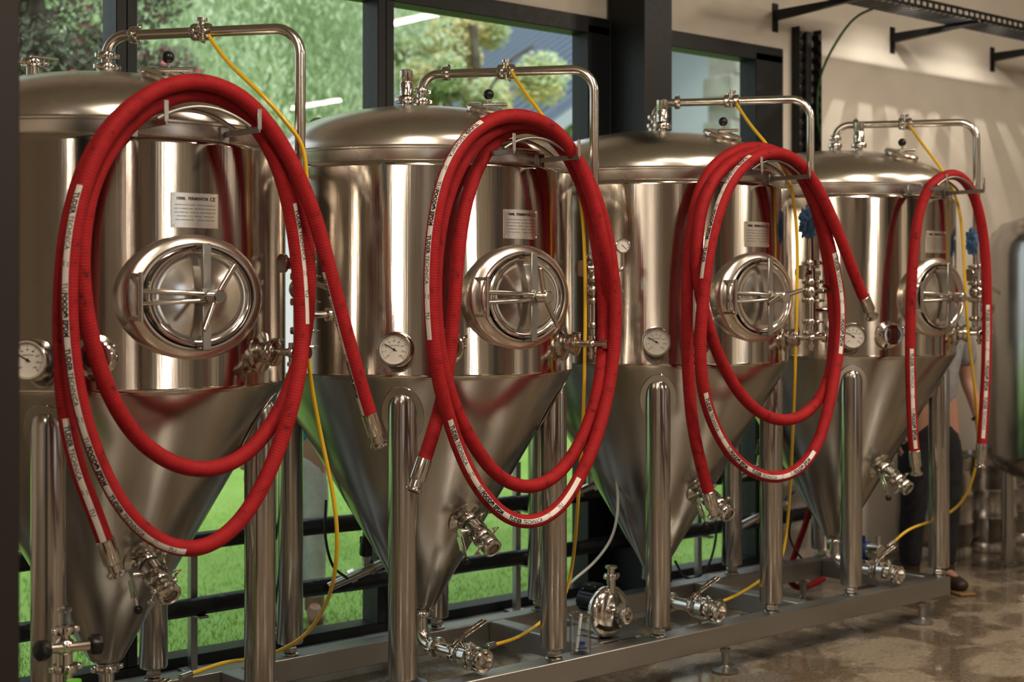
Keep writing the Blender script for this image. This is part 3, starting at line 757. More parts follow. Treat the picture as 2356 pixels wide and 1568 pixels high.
# sampling stand
sp0 = V((1.815, 3.95, 0))
ST = empty('sampling_stand', sp0, 'steel pipe stand with sight tube and black knob valves', 'valve stand')
mb = MB()
mb.lathe([(0, .001), (.12, .001), (.12, .012), (.03, .02), (.021, .03), (.021, .60)], Matrix.Translation(sp0), 28)
mb.sphere(sp0 + V((0, 0, .61)), .028, 16); clampring(mb, sp0 + V((0, 0, .55)), (0, 0, 1), .022); clampring(mb, sp0 + V((0, 0, .655)), (0, 0, 1), .016)
mb.cyl(sp0 + V((-.05, 0, .61)), sp0 + V((.06, -.03, .61)), .014, n=16); mb.cyl(sp0 + V((0, 0, .61)), sp0 + V((0, 0, .67)), .014, n=16)
mb.cyl(sp0 + V((0, 0, .50)), sp0 + V((-.08, -.03, .47)), .014, n=14)
part(mb, 'stand_pipe', M_pipe, ST)
mb = MB(); mb.lathe([(.016, .67), (.016, .705), (.021, .711), (.018, .719), (.010, .722), (0, .722)], Matrix.Translation(sp0), 24); part(mb, 'sight_tube', M_jug, ST)
for sgn in (-1, 1):
    mb = MB(); q = sp0 + V((.005 + sgn * .055 , -.015 - sgn * .015, .61)); dd = V((sgn, -.15, 0))
    mb.lathe([(0, 0), (.025, 0), (.029, .008), (.029, .028), (.022, .034), (0, .036)], frame(q, dd), 9); part(mb, 'black_knob', M_black, ST)
mb = MB(); q = sp0 + V((-.02, -.1, 0)); mb.lathe([(0, .025), (.06, .025), (.065, .04), (.065, .42), (.05, .47), (.02, .50), (.02, .54), (0, .54)], Matrix.Translation(q), 28); part(mb, 'green_bottle', M_green, ST)

# ------------------------------------------------------------------ ROOM
WV = 5.45; CH = 4.3
M_wall = noisecol('cream_plaster', (.76, .71, .64), (.80, .75, .68), 5, .75, .05)
M_wall2 = noisecol('brown_grey_plaster', (.17, .14, .115), (.22, .185, .15), 3, .75, .05)
M_ceil = noisecol('ceiling_paint', (.60, .57, .52), (.64, .61, .56), 3, .8, .05)
# floor
M_floor, nt, b = newmat('wet_polished_concrete')
tc = N(nt, 'ShaderNodeTexCoord')
n1 = N(nt, 'ShaderNodeTexNoise'); n1.inputs['Scale'].default_value = 2.6; n1.inputs['Detail'].default_value = 8; n1.inputs['Roughness'].default_value = .58; n1.inputs['Distortion'].default_value = .5
n2 = N(nt, 'ShaderNodeTexNoise'); n2.inputs['Scale'].default_value = 60; n2.inputs['Detail'].default_value = 4
for q in (n1, n2): nt.links.new(tc.outputs['Object'], q.inputs['Vector'])
mr = N(nt, 'ShaderNodeMapRange'); mr.inputs['From Min'].default_value = .45; mr.inputs['From Max'].default_value = .54; nt.links.new(n1.outputs['Fac'], mr.inputs['Value'])
m1 = N(nt, 'ShaderNodeMix', data_type='RGBA'); m1.inputs[6].default_value = (.34, .295, .24, 1); m1.inputs[7].default_value = (.185, .15, .115, 1); nt.links.new(mr.outputs[0], m1.inputs[0])
m2 = N(nt, 'ShaderNodeMix', data_type='RGBA', blend_type='MULTIPLY'); m2.inputs[0].default_value = .6
r2 = N(nt, 'ShaderNodeValToRGB'); r2.color_ramp.elements[0].position = .35; r2.color_ramp.elements[0].color = (.5, .45, .4, 1); r2.color_ramp.elements[1].position = .65; r2.color_ramp.elements[1].color = (1.25, 1.2, 1.1, 1)
nt.links.new(n2.outputs['Fac'], r2.inputs[0]); nt.links.new(m1.outputs[2], m2.inputs[6]); nt.links.new(r2.outputs[0], m2.inputs[7]); nt.links.new(m2.outputs[2], b.inputs['Base Color'])
m3 = N(nt, 'ShaderNodeMapRange'); m3.inputs['To Min'].default_value = .28; m3.inputs['To Max'].default_value = .06; nt.links.new(mr.outputs[0], m3.inputs['Value']); nt.links.new(m3.outputs[0], b.inputs['Roughness'])
bpf = N(nt, 'ShaderNodeBump'); bpf.inputs['Strength'].default_value = .10; bpf.inputs['Distance'].default_value = .004; nt.links.new(n1.outputs['Fac'], bpf.inputs['Height']); nt.links.new(bpf.outputs[0], b.inputs['Normal'])

def sbox(name, boxes, mats, **k):
    mb = MB()
    for (x0, x1, y0, y1, z0, z1) in boxes: mb.box(((x0 + x1) / 2, (y0 + y1) / 2, (z0 + z1) / 2), (x1 - x0, y1 - y0, z1 - z0), None, 0, 0)
    return mb.build(name, mats, None, smooth_=False, kind='structure', **k)
UL, UR, VB = -5., 12.5, -5.
sbox('floor', [(UL, UR, VB, WV + .25, -.12, 0)], M_floor, label='wet polished tan concrete floor with damp patches')
sbox('ceiling', [(UL, UR, VB, WV + .25, CH, CH + .15)], M_ceil, label='pale painted ceiling')
WR = 6.80; WH = 2.98
sbox('wall_north', [(UL, WR, WV, WV + .25, WH, CH), (WR, UR, WV, WV + .25, 0, CH), (UL, 1.4, WV, WV + .25, 0, WH)], M_wall, label='smooth cream plaster wall above and beside the windows')
# south wall kept dark, with three openings added for bright tank reflections
ops = [(-3.6, -2.6), (4.6, 5.6), (8.6, 9.8)]
bx = []; x_ = UL
for (o0, o1) in ops:
    bx.append((x_, o0, VB - .2, VB, 0, CH)); bx.append((o0, o1, VB - .2, VB, 3.0, CH)); bx.append((o0, o1, VB - .2, VB, 0, .3)); x_ = o1
bx.append((x_, UR, VB - .2, VB, 0, CH))
sbox('wall_south', bx, M_wall2, label='brown grey wall with openings added for tank reflections')
sbox('wall_west', [(UL - .2, UL, VB, WV, 0, CH)], M_wall, label='cream plaster wall')
sbox('wall_east', [(UR, UR + .2, VB, WV, 0, CH)], M_wall, label='cream plaster wall')
M_sill = noisecol('pale_concrete_sill', (.36, .37, .35), (.42, .43, .41), 12, .5, .1)
sbox('trim_1', [(1.4, WR, 5.16, WV + .25, 0, .085)], M_sill, label='pale concrete ledge below the windows')
# windows
def window(nm, u0, u1, fl, fr2):
    mb = MB()
    y0, y1 = WV - .02, WV + .10
    mb.box(((u0 + u1) / 2, (y0 + y1) / 2, WH - .04), (u1 - u0, y1 - y0, .085), None, 0, .003)
    mb.box(((u0 + u1) / 2, (y0 + y1) / 2, .105), (u1 - u0, y1 - y0, .05), None, 0, .003)
    mb.box((u0 + fl / 2, (y0 + y1) / 2, 1.53), (fl, y1 - y0, 2.82), None, 0, .003)
    mb.box((u1 - fr2 / 2, (y0 + y1) / 2, 1.53), (fr2, y1 - y0, 2.82), None, 0, .003)
    yg = WV + .05
    mb.add([(u0 + fl, yg, .13), (u1 - fr2, yg, .13), (u1 - fr2, yg, WH - .08), (u0 + fl, yg, WH - .08)], [(0, 1, 2, 3)], 1)
    mb.build(nm, [M_blackmetal, M_glass], None, kind='structure', label='full-height window in a black metal frame')
window('window_1', 1.40, 2.752, .045, .045)
window('window_2', 2.752, 4.007, .045, .045)
window('window_3', 4.007, 5.42, .045, .16)
window('window_4', 5.42, 6.80, .14, .24)
mb = MB(); mb.box((5.505, 5.19, CH / 2), (.20, .018, CH), None, 0, .002); mb.box((5.505, 5.43, CH / 2), (.20, .018, CH), None, 0, .002); mb.box((5.505, 5.31, CH / 2), (.014, .23, CH), None, 0, 0)
mb.box((5.415, 5.31, CH / 2), (.012, .24, CH), None, 0, .001)
mb.build('trim_2', M_blackmetal, None, kind='structure', label='black steel column between the windows')
q = V((1.322, 3.094))
mb = MB(); mb.box((q.x - .16, q.y + .10, CH / 2), (.32, .20, CH), None, 0, .004)
for z_ in [.25 + .27 * i for i in range(15)]:
    mb.sphere((q.x - .055, q.y, z_), .007, 8)
M_col = simple('dark_brown_steel', (.020, .016, .014), .45)
mb.build('trim_3', M_col, None, kind='structure', label='dark painted steel column with small bolts')
# unseen upright slabs added so the tanks mirror vertical bands
k_ = 4
M_cream2 = simple('cream_reflector', (.78, .72, .64), .6)
M_brown = noisecol('brown_reflector', (.17, .07, .03), (.26, .115, .055), 4, .5, .05, mscale=(6, 6, .5))
for u_, v_, w_, m_ in ((-3.9, -.4, .5, 0), (-2.4, -1.2, .35, 1), (-1.3, -1.6, .4, 2), (-.4, -2.6, .9, 1), (1.2, -2.8, .8, 2), (2.6, -2.4, .3, 0), (4.6, -1.6, .7, 1), (5.6, -1.4, .3, 0), (6.4, -1.2, .6, 2), (7.4, -1.0, .6, 1), (8.3, -.6, .4, 0), (9.4, -.2, .7, 1), (10.5, .5, .5, 2), (11.3, 1.6, .5, 0)):
    sbox('trim_%d' % k_, [(u_ - w_ / 2, u_ + w_ / 2, v_ - .08, v_ + .08, 0, CH)], (M_blackmetal, M_cream2, M_brown)[m_], label='unseen upright slab added for tank reflections'); k_ += 1
sbox('dark_slab_1', [(1.5, 3.2, VB, VB + .06, 0, 2.6)], M_blackmetal, label='unseen black slab added for tank reflections')  # unseen dark slab added as a dark band in the steel reflections

# ------------------------------------------------------------------ cable tray etc
tr = empty('cable_tray', (8.2, 5.0, 3.19), 'black perforated metal cable tray carried on wall brackets', 'cable tray')
mb = MB(); u0, u1 = 6.35, 12.0
mb.box(((u0 + u1) / 2, 5.06, 3.225), (u1 - u0, .004, .056), None, 0, 0)
mb.box(((u0 + u1) / 2, 4.86, 3.245), (u1 - u0, .004, .016), None, 0, 0); mb.box(((u0 + u1) / 2, 4.86, 3.205), (u1 - u0, .004, .016), None, 0, 0)
x_ = u0
while x_ < u1: mb.box((x_, 4.86, 3.225), (.02, .004, .030), None, 0, 0); mb.box((x_, 4.96, 3.199), (.030, .20, .004), None, 0, 0); x_ += .06
part(mb, 'tray', M_blackmetal, tr, smooth_=False)
for u_ in (6.747, 7.88, 9.013, 10.15):
    mb = MB(); mb.box((u_, WV - .005, 3.155), (.045, .008, .16), None, 0, .001)
    WE = WV - .002
    mb.add([(u_ - .018, 4.80, 3.195), (u_ + .018, 4.80, 3.195), (u_ + .018, WE, 3.195), (u_ - .018, WE, 3.195), (u_ - .018, 4.80, 3.180), (u_ + .018, 4.80, 3.180), (u_ + .018, WE, 3.14), (u_ - .018, WE, 3.14)],
           [(0, 1, 2, 3), (4, 7, 6, 5), (0, 4, 5, 1), (1, 5, 6, 2), (2, 6, 7, 3), (3, 7, 4, 0)])
    part(mb, 'bracket', M_blackmetal, tr)
vt = empty('cable_ladder', (7.0, WV - .03, 2.2), 'black slotted cable ladder fixed upright on the wall', 'cable tray')
mb = MB()
for x_ in (6.90, 7.10):
    mb.box((x_, WV - .03, 2.2), (.006, .055, 1.84), None, 0, 0)
z_ = 1.32
while z_ < 3.1: mb.box((7.0, WV - .012, z_), (.20, .004, .028), None, 0, 0); z_ += .065
for x_ in (6.90, 7.10):
    z_ = 1.32
    while z_ < 3.1: mb.box((x_ + (.012 if x_ < 7 else -.012), WV - .055, z_), (.024, .004, .035), None, 0, 0); z_ += .065
mb.box((7.0, WV - .035, 2.2), (.05, .03, 1.8), None, 0, .004)
part(mb, 'ladder_rails', M_blackmetal, vt, smooth_=False)
mb = MB(); mb.tube(smooth(catmull([(7.18, 5.05, 3.22), (7.14, 5.2, 3.16), (7.10, 5.33, 2.98), (7.07, 5.39, 2.8), (7.06, 5.39, 2.6), (7.09, 5.39, 2.5)], 8), 3), .007, 8)
mb.build('green_cable', simple('green_cable_sheath', (.03, .10, .02), .5), None, label='thin dark green cable dropping from the tray', category='cable')

# ------------------------------------------------------------------ far tank, kegs
ft = empty('bright_tank', (8.05, 4.38, 0), 'upright rounded steel storage tank on legs', 'brewing tank')
mb = MB(); pr = [(0, .50), (.25, .52), (.40, .60), (.45, .68), (.452, .69), (.452, 1.82), (.45, 1.83), (.445, 1.87), (.42, 1.94), (.36, 1.995), (.22, 2.04), (0, 2.055)]
mb.lathe(pr, Matrix.Translation((0, 0, 0)), 72); mb.build('tank_body', steel('grey_steel', (.46, .44, .42), .18, .26), ft)
for aa in (4, 94, 184, 274):
    x_, y_ = .37 * math.cos(math.radians(aa)), .37 * math.sin(math.radians(aa))
    mb = MB(); mb.cyl((x_, y_, .02), (x_, y_, .75), .035, n=18); mb.cyl((x_, y_, 0.001), (x_, y_, .02), .055, n=18); mb.build('leg', M_leg, ft)
kg = empty('beer_keg', (8.45, 5.16, 0), 'stainless steel beer keg with rolled rims standing on floor', 'keg', group='steel kegs by the wall')
mb = MB(); mb.lathe([(.0, .03), (.16, .03), (.17, .002), (.185, .002), (.187, .05), (.175, .07), (.192, .12), (.192, .20), (.199, .21), (.199, .225), (.192, .235), (.192, .37), (.199, .38), (.199, .395), (.192, .405), (.192, .48), (.175, .53), (.187, .55), (.185, .60), (.17, .60), (.165, .55), (.05, .555), (.03, .58), (0, .58)], n=48)
mb.build('keg_shell', steel('keg_steel', (.62, .60, .57), .22, .30), kg)
copy_tree(kg, None, (8.02, 5.20, 0)); copy_tree(kg, None, (8.90, 5.20, 0))

# small blue-motor pump behind last tank
q = at(2020, 1270, 4.42)
bp_ = empty('small_pump', q, 'small blue and black motor pump beside the outlet pipe', 'pump')
mb = MB(); mb.cyl(q + V((0, .05, 0)), q + V((0, .19, 0)), .045, n=22, bev=.006); mb.box(q + V((0, .12, .055)), (.05, .06, .03), None, 0, .003); part(mb, 'blue_motor', M_blue, bp_)
mb = MB(); mb.cyl(q + V((0, -.02, 0)), q + V((0, .05, 0)), .04, n=22); mb.cyl(q + V((0, 0, .0)), q + V((.0, 0, .08)), .014, n=14); mb.box(q + V((0, .1, -.05)), (.08, .12, .02), None, 0, .003); part(mb, 'pump_head', M_pipe, bp_)
# black hose lying along the floor by the wall behind the last tank
mb = MB(); mb.tube(smooth(catmull([(6.75, 5.0, .55), (6.72, 5.02, .30), (6.80, 5.0, .08), (7.05, 4.98, .04), (7.35, 5.05, .04), (7.6, 5.12, .04)], 8), 3), .03, 14)
mb.build('black_hose', M_ins, None, label='thick black hose bending down onto the floor by the wall', category='hose')

# ------------------------------------------------------------------ PEOPLE
def skin(vr, edges_, sub=2, roots=(0,)):
    me = D.meshes.new('s'); me.from_pydata([v[0] for v in vr], edges_, [])
    ob = D.objects.new('s', me); coll.objects.link(ob)
    md = ob.modifiers.new('k', 'SKIN'); md.use_smooth_shade = True
    for i, v in enumerate(vr):
        rr = v[1] if isinstance(v[1], tuple) else (v[1], v[1])
        me.skin_vertices[0].data[i].radius = rr; me.skin_vertices[0].data[i].use_root = i in roots
    s = ob.modifiers.new('u', 'SUBSURF'); s.levels = sub; s.render_levels = sub
    C.view_layer.update()
    dg = C.evaluated_depsgraph_get(); m2 = D.meshes.new_from_object(ob.evaluated_get(dg))
    vs = [v.co.copy() for v in m2.vertices]; fs = [tuple(p_.vertices) for p_ in m2.polygons]
    D.objects.remove(ob); D.meshes.remove(me); D.meshes.remove(m2)
    return vs, fs
def person(loc, rot, h, shirt, trous, shoe, label, watch=False):
    E = empty('person', loc, label, 'person'); E.rotation_euler = (0, 0, rot); E.scale = (h / 1.78,) * 3
    M_skin = D.materials.get('skin') or simple('skin', (.40, .23, .17), .5)
    J = {}; vr = []; ed = []
    def jn(n_, p_, r_): J[n_] = len(vr); vr.append((p_, r_))
    jn('pel', (0, 0, .96), (.15, .11)); jn('sp', (0, 0, 1.12), (.135, .10)); jn('ch', (0, 0, 1.32), (.155, .11)); jn('nb', (0, .01, 1.47), (.07, .065)); jn('nk', (0, 0, 1.54), .055)
    jn('hd', (0, -.01, 1.62), (.068, .085)); jn('hd2', (0, -.01, 1.70), (.074, .095)); jn('hd3', (0, 0, 1.755), (.05, .065))
    for s_, L in ((-1, 'L'), (1, 'R')):
        jn('sh' + L, (s_ * .17, .0, 1.42), .060); jn('ua' + L, (s_ * .225, .01, 1.28), .048); jn('el' + L, (s_ * .25, .03, 1.13), .041); jn('fa' + L, (s_ * .26, -.03, 1.02), .038); jn('wr' + L, (s_ * .26, -.08, .90), .026); jn('pm' + L, (s_ * .26, -.10, .84), (.020, .038))
        jn('hp' + L, (s_ * .09, 0, .88), .092); jn('th' + L, (s_ * .10, -.01, .70), .080); jn('kn' + L, (s_ * .10, -.02, .50), .057); jn('cf' + L, (s_ * .105, .01, .34), .055); jn('an' + L, (s_ * .105, .02, .10), .036); jn('ft' + L, (s_ * .115, -.10, .045), (.042, .030))
    for a_, b2 in (('pel', 'sp'), ('sp', 'ch'), ('ch', 'nb'), ('nb', 'nk'), ('nk', 'hd'), ('hd', 'hd2'), ('hd2', 'hd3')): ed.append((J[a_], J[b2]))
    for L in 'LR':
        for a_, b2 in (('ch', 'sh' + L), ('sh' + L, 'ua' + L), ('ua' + L, 'el' + L), ('el' + L, 'fa' + L), ('fa' + L, 'wr' + L), ('wr' + L, 'pm' + L), ('pel', 'hp' + L), ('hp' + L, 'th' + L), ('th' + L, 'kn' + L), ('kn' + L, 'cf' + L), ('cf' + L, 'an' + L), ('an' + L, 'ft' + L)): ed.append((J[a_], J[b2]))
    mb = MB(); vs, fs = skin(vr, ed); mb.add(vs, fs)
    for s_ in (-1, 1):
        for k_, (dy, l_) in enumerate(((-.030, .060), (-.010, .072), (.010, .068), (.028, .052))):
            b0 = V((s_ * .26, -.10 + dy * .9, .82)); vs, fs = skin([(b0, .009), (b0 + V((0, -.004, -l_ * .5)), .0088), (b0 + V((-s_ * .012, -.006, -l_ * .85)), .008), (b0 + V((-s_ * .024, -.006, -l_ * 1.1)), .007)], [(0, 1), (1, 2), (2, 3)], 1); mb.add(vs, fs)
        b0 = V((s_ * .255, -.13, .87)); vs, fs = skin([(b0, .011), (b0 + V((-s_ * .015, -.025, -.025)), .010), (b0 + V((-s_ * .022, -.030, -.055)), .008)], [(0, 1), (1, 2)], 1); mb.add(vs, fs)
        mb.sphere((s_ * .078, .0, 1.665), .018, 10, sz=1.6)
    mb.sphere((0, -.112, 1.655), .014, 10, sz=1.5); mb.sphere((0, -.098, 1.615), .020, 10, sz=.4)
    body = mb.build('body', M_skin, E)
    for s_ in (-1, 1):
        mb = MB(); mb.sphere((s_ * .030, -.093, 1.685), .011, 10); mb.build('eye', M_dial, body)
    mb = MB(); vs = []
    mb.sphere((0, .012, 1.715), .098, 20, sz=.95); mb.v = [(x_, y_ if y_ > -.05 or z_ > 1.74 else -.06, max(z_, 1.64 if y_ > 0 else 1.72)) for x_, y_, z_ in mb.v]
    mb.build('hair', simple('brown_hair', (.05, .03, .02), .7), body)
    # shirt
    sv = [((0, 0, .93), (.172, .130)), ((0, 0, 1.12), (.158, .122)), ((0, 0, 1.33), (.172, .128)), ((0, .01, 1.46), (.085, .078))]; se = [(0, 1), (1, 2), (2, 3)]
    for s_ in (-1, 1):
        i = len(sv); sv += [((s_ * .175, 0, 1.42), .074), ((s_ * .228, .01, 1.28), .064), ((s_ * .243, .02, 1.19), .062)]; se += [(2, i), (i, i + 1), (i + 1, i + 2)]
    vs, fs = skin(sv, se); mb = MB(); mb.add(vs, fs); mb.build('shirt', shirt, body)
    tv = [((0, 0, .99), (.160, .122)), ((0, 0, .93), (.165, .125))]; te = [(0, 1)]
    for s_ in (-1, 1):
        i = len(tv); tv += [((s_ * .092, 0, .86), .105), ((s_ * .10, -.01, .68), .094), ((s_ * .102, -.02, .50), .075), ((s_ * .105, .005, .32), .070), ((s_ * .106, .015, .11), .060)]
        te += [(1, i), (i, i + 1), (i + 1, i + 2), (i + 2, i + 3), (i + 3, i + 4)]
    vs, fs = skin(tv, te); mb = MB(); mb.add(vs, fs); mb.build('trousers', trous, body)
    for s_ in (-1, 1):
        vs, fs = skin([((s_ * .106, .045, .055), (.048, .050)), ((s_ * .108, -.02, .060), (.050, .048)), ((s_ * .114, -.10, .048), (.050, .038)), ((s_ * .118, -.165, .040), (.042, .030))], [(0, 1), (1, 2), (2, 3)])
        vs = [V((v.x, v.y, max(v.z, .012))) for v in vs]
        mb = MB(); mb.add(vs, fs); mb.cyl((s_ * .106, .02, .06), (s_ * .106, .02, .15), .054, n=20, bev=.008)
        mb.box((s_ * .112, -.06, .008), (.095, .28, .016), None, 1, .006)
        mb.build('shoe', [shoe, simple('shoe_sole', (.25, .14, .07), .6)], body)
    if watch:
        mb = MB(); mb.torus(frame((.26, -.068, .925), V((0, .38, 1))), .033, .006, 24, 8); mb.box((.295, -.068, .925), (.012, .032, .034), None, 0, .003); mb.build('wristwatch', M_black, body)
    return E
M_grey = noisecol('grey_jersey', (.22, .22, .23), (.28, .28, .29), 30, .9, .2)
M_darktr = noisecol('dark_trousers_cloth', (.010, .010, .013), (.02, .02, .024), 30, .9, .2)
person((7.02, 4.62, 0), math.radians(-25), 1.78, M_grey, M_darktr, simple('brown_leather', (.04, .022, .015), .5), 'person in grey t-shirt, dark trousers, brown boots and wristwatch, standing', True)
M_teal = noisecol('teal_cloth', (.02, .24, .29), (.03, .29, .34), 30, .9, .2)
M_lgrey = noisecol('light_grey_cloth', (.40, .39, .37), (.46, .45, .43), 30, .9, .2)
person((4.09, 6.30, -.03), math.radians(-33), 1.62, M_teal, M_lgrey, simple('tan_shoe', (.2, .12, .07), .6), 'person in teal shirt and light grey trousers standing on the lawn')

# ------------------------------------------------------------------ OUTSIDE
M_lawn = noisecol('lawn_grass', (.23, .38, .08), (.32, .48, .13), .8, .9, .03, 5)
mb = MB(); n = 50; vs = []; fs = []
for j in range(n + 1):
    for i in range(n + 1):
        x_ = -15 + 65 * i / n; y_ = WV + .25 + (j / n) ** 2 * 45
        vs.append((x_, y_, -.03 + .004 * max(0, y_ - 8) ** 1.6 * (1 if y_ > 8 else 0) * .3 + .02 * noise.noise(V((x_ * .5, y_ * .5, 0)))))
for j in range(n):
    for i in range(n): fs.append((j * (n + 1) + i, j * (n + 1) + i + 1, (j + 1) * (n + 1) + i + 1, (j + 1) * (n + 1) + i))
mb.add(vs, fs); mb.build('lawn', M_lawn, None, kind='structure', label='bright green mown lawn', category='lawn')
mb = MB(); vs = []; fs = []
for i in range(90000):
    x_ = random.uniform(2, 13); y_ = WV + .3 + random.random() ** 1.6 * 7
    if x_ > y_ * 1.3 or x_ < y_ * .38: continue
    h_ = random.uniform(.002, .010); a_ = random.uniform(0, pi); dx, dy = math.cos(a_) * .003, math.sin(a_) * .003; o_ = len(vs)
    lx, ly = random.uniform(-.015, .015), random.uniform(-.015, .015)
    vs += [(x_ - dx, y_ - dy, -.035), (x_ + dx, y_ + dy, -.035), (x_ + lx, y_ + ly, h_ - .015)]; fs.append((o_, o_ + 1, o_ + 2))
mb.add(vs, fs); mb.build('grass', noisecol('grass_blades', (.26, .42, .10), (.35, .52, .15), 2, .8, 0), None, smooth_=False, kind='stuff', label='short green grass blades of the lawn', category='grass')
def tree(loc, R_, H_, n, cols, willow, label, trunk_h=2., seed=1, fl=None, ls=1., tr_=.12):
    rnd = random.Random(seed)
    E = empty('tree', loc, label, 'tree', group='garden trees')
    mb = MB(); mb.tube(smooth(catmull([(0, 0, -.1), (.1, 0, trunk_h * .5), (-.05, .1, trunk_h), (.1, 0, H_ * .6), (0, 0, H_ * .85)], 4), 1), tr_, 12, rs=None)
    for k_ in range(7):
        a_ = k_ * 0.9; z0 = trunk_h + k_ * .35
        mb.tube(catmull([(0, 0, z0), (math.cos(a_) * R_ * .35, math.sin(a_) * R_ * .35, z0 + .9), (math.cos(a_) * R_ * .75, math.sin(a_) * R_ * .75, z0 + 1.2)], 4), tr_ * .3, 8)
    mb.build('trunk', noisecol('bark', (.10, .08, .06), (.18, .15, .12), 8, .9, .5), E)
    cl = []
    for k_ in range(40):
        a_ = rnd.uniform(0, 2 * pi); e_ = rnd.uniform(-.5, 1); rr = R_ * rnd.uniform(.25, .9)
        cl.append((V((math.cos(a_) * rr, math.sin(a_) * rr, H_ * .52 + e_ * H_ * .36)), rnd.uniform(.7, 1.4) * R_ * .26))
    vs = []; fs = []; ms = []; nm = len(cols); R1, G_ = rnd.random, rnd.gauss
    for i in range(n):
        c0, r0 = cl[int(R1() * 40)]
        d = V((G_(0, 1), G_(0, 1), G_(0, 1))).normalized(); p = c0 + d * r0 * (R1() ** .33)
        if willow: p.z -= R1() ** 2 * H_ * .42
        if p.z < .25: p.z = .25 + R1() * .8
        s_ = (.018 + .026 * R1()) * ls
        if willow: ax = V((R1() * 1.6 - .8, R1() * 1.6 - .8, -1)).normalized() * s_ * 1.4; bx_ = V((G_(0, 1), G_(0, 1), G_(0, .4))).normalized() * s_ * .6
        else: ax = V((G_(0, 1), G_(0, 1), G_(0, 1))).normalized() * s_; bx_ = ax.orthogonal().normalized() * s_ * .8
        o_ = len(vs); vs += [p - ax, p + bx_, p + ax, p - bx_]; fs.append((o_, o_ + 1, o_ + 2, o_ + 3))
        acc = R1() < (fl or 0) * (1.6 if noise.noise(p * .8) > 0 else .4)
        ms.append(nm - 1 if acc else int(R1() * (nm - 1)))
    mb = MB(); mb.add(vs, fs); mb.m = ms
    mb.build('foliage', cols, E, smooth_=False)
    return E
def leafmat(name, c1, c2, sc=.8):
    m = noisecol(name, c1, c2, sc, .8, 0, 3)
    nt = m.node_tree; b = nt.nodes['Principled BSDF']; out = nt.nodes['Material Output']
    tl = N(nt, 'ShaderNodeBsdfTranslucent'); mx = N(nt, 'ShaderNodeMixShader'); mx.inputs[0].default_value = .5
    src = b.inputs['Base Color'].links[0].from_socket
    nt.links.new(src, tl.inputs['Color']); nt.links.new(b.outputs[0], mx.inputs[1]); nt.links.new(tl.outputs[0], mx.inputs[2]); nt.links.new(mx.outputs[0], out.inputs[0])
    return m
G1 = leafmat('willow_leaf', (.58, .68, .46), (.80, .86, .66)); G1b = leafmat('willow_leaf_pale', (.70, .78, .60), (.88, .92, .80)); G1c = leafmat('willow_leaf_deep', (.46, .58, .36), (.62, .72, .48))  # willow leaf colours paled to paint garden haze into the foliage
G2 = leafmat('maple_leaf', (.46, .58, .32), (.72, .78, .48)); YL = leafmat('yellow_leaf', (.86, .74, .42), (.92, .82, .54)); PK = simple('pink_blossom', (.55, .12, .17), .6); G3 = leafmat('dark_leaf', (.20, .22, .16), (.40, .42, .33)); G3b = leafmat('purple_leaf', (.18, .13, .12), (.32, .24, .20))
tree((8.0, 16.0, 0), 3.6, 8.8, 150000, [G1, G1b, G1c, G1], True, 'pale green weeping willow with trailing foliage', 2.5, 3, None, 1.1)
tree((14.2, 22.4, 0), 3.6, 10., 110000, [G1, G1b, G1c, G2], True, 'pale green weeping willow with trailing foliage', 2.5, 5, .2, 1.4)
tree((11.3, 13.6, 0), .95, 5.6, 50000, [G2, G1, G1b, YL], False, 'green maple tree turning yellow in patches', 1.2, 8, .40, 1., .05)
tree((4.6, 10.8, 0), 1.5, 5.4, 45000, [G3, G3b, G3, PK], False, 'dark-leaved tree with small pink blossom', 1.4, 9, .02, .9)
tree((24, 26.0, 0), 2.6, 9., 40000, [G2, G1b, YL], False, 'large broad green garden tree', 2.0, 12, .1, 2.)
# hedge backdrop
vs = []; fs = []; rnd = random.Random(2); ms = []
for i in range(110000):
    x_ = rnd.uniform(4, 42); z_ = rnd.random() * 10.5 * (.8 + .2 * noise.noise(V((x_ * .3, 0, 4)))) ; y_ = 31 + rnd.uniform(-1, 1) + 1.2 * noise.noise(V((x_ * .5, z_ * .5, 0)))
    s_ = rnd.uniform(.06, .12); ax = V((rnd.gauss(0, 1), rnd.gauss(0, 1), rnd.gauss(0, 1))).normalized() * s_; bx_ = ax.orthogonal().normalized() * s_ * .8; p = V((x_, y_, z_)); o_ = len(vs)
    vs += [p - ax, p + bx_, p + ax, p - bx_]; fs.append((o_, o_ + 1, o_ + 2, o_ + 3)); ms.append(rnd.randrange(3))
mb = MB(); mb.add(vs, fs); mb.m = ms; mb.box((23, 32.3, 4.4), (40, 1.2, 9.0), None, 0, 0)
mb.build('hedge', [leafmat('hedge_leaf', (.42, .54, .34), (.64, .72, .50), .5), G1, G1b], None, smooth_=False, kind='stuff', label='tall dense green hedge behind the lawn', category='hedge')
# house
M_roof, nt, b = newmat('blue_grey_metal_roof'); b.inputs['Base Color'].default_value = (.15, .185, .24, 1); b.inputs['Roughness'].default_value = .6; b.inputs['Metallic'].default_value = .1
M_stone = noisecol('pale_block_wall', (.30, .28, .25), (.44, .42, .38), 3, .9, .3)
HB = empty('neighbouring_house', (15.5, 15, 0), 'low house with blue-grey ribbed metal roof and pale block wall', 'house')
mb = MB(); mb.box((16.6, 17.2, 1.9), (4.6, 4.4, 3.8), None, 0, 0); part(mb, 'house_wall', simple('cream_render', (.55, .53, .49), .8), HB, smooth_=False)
vs = []; fs = []
ns_ = 20; y0_, y1_ = 14.2, 19.6
sl_ = (6.2 - 3.75) / 4.0
prof = []
for i in range(ns_):
    y_ = y0_ + (y1_ - y0_) * i / ns_; s_ = (y1_ - y0_) / ns_
    prof += [(y_, 0), (y_ + s_ * .62, 0), (y_ + s_ * .68, .09), (y_ + s_ * .94, .09)]
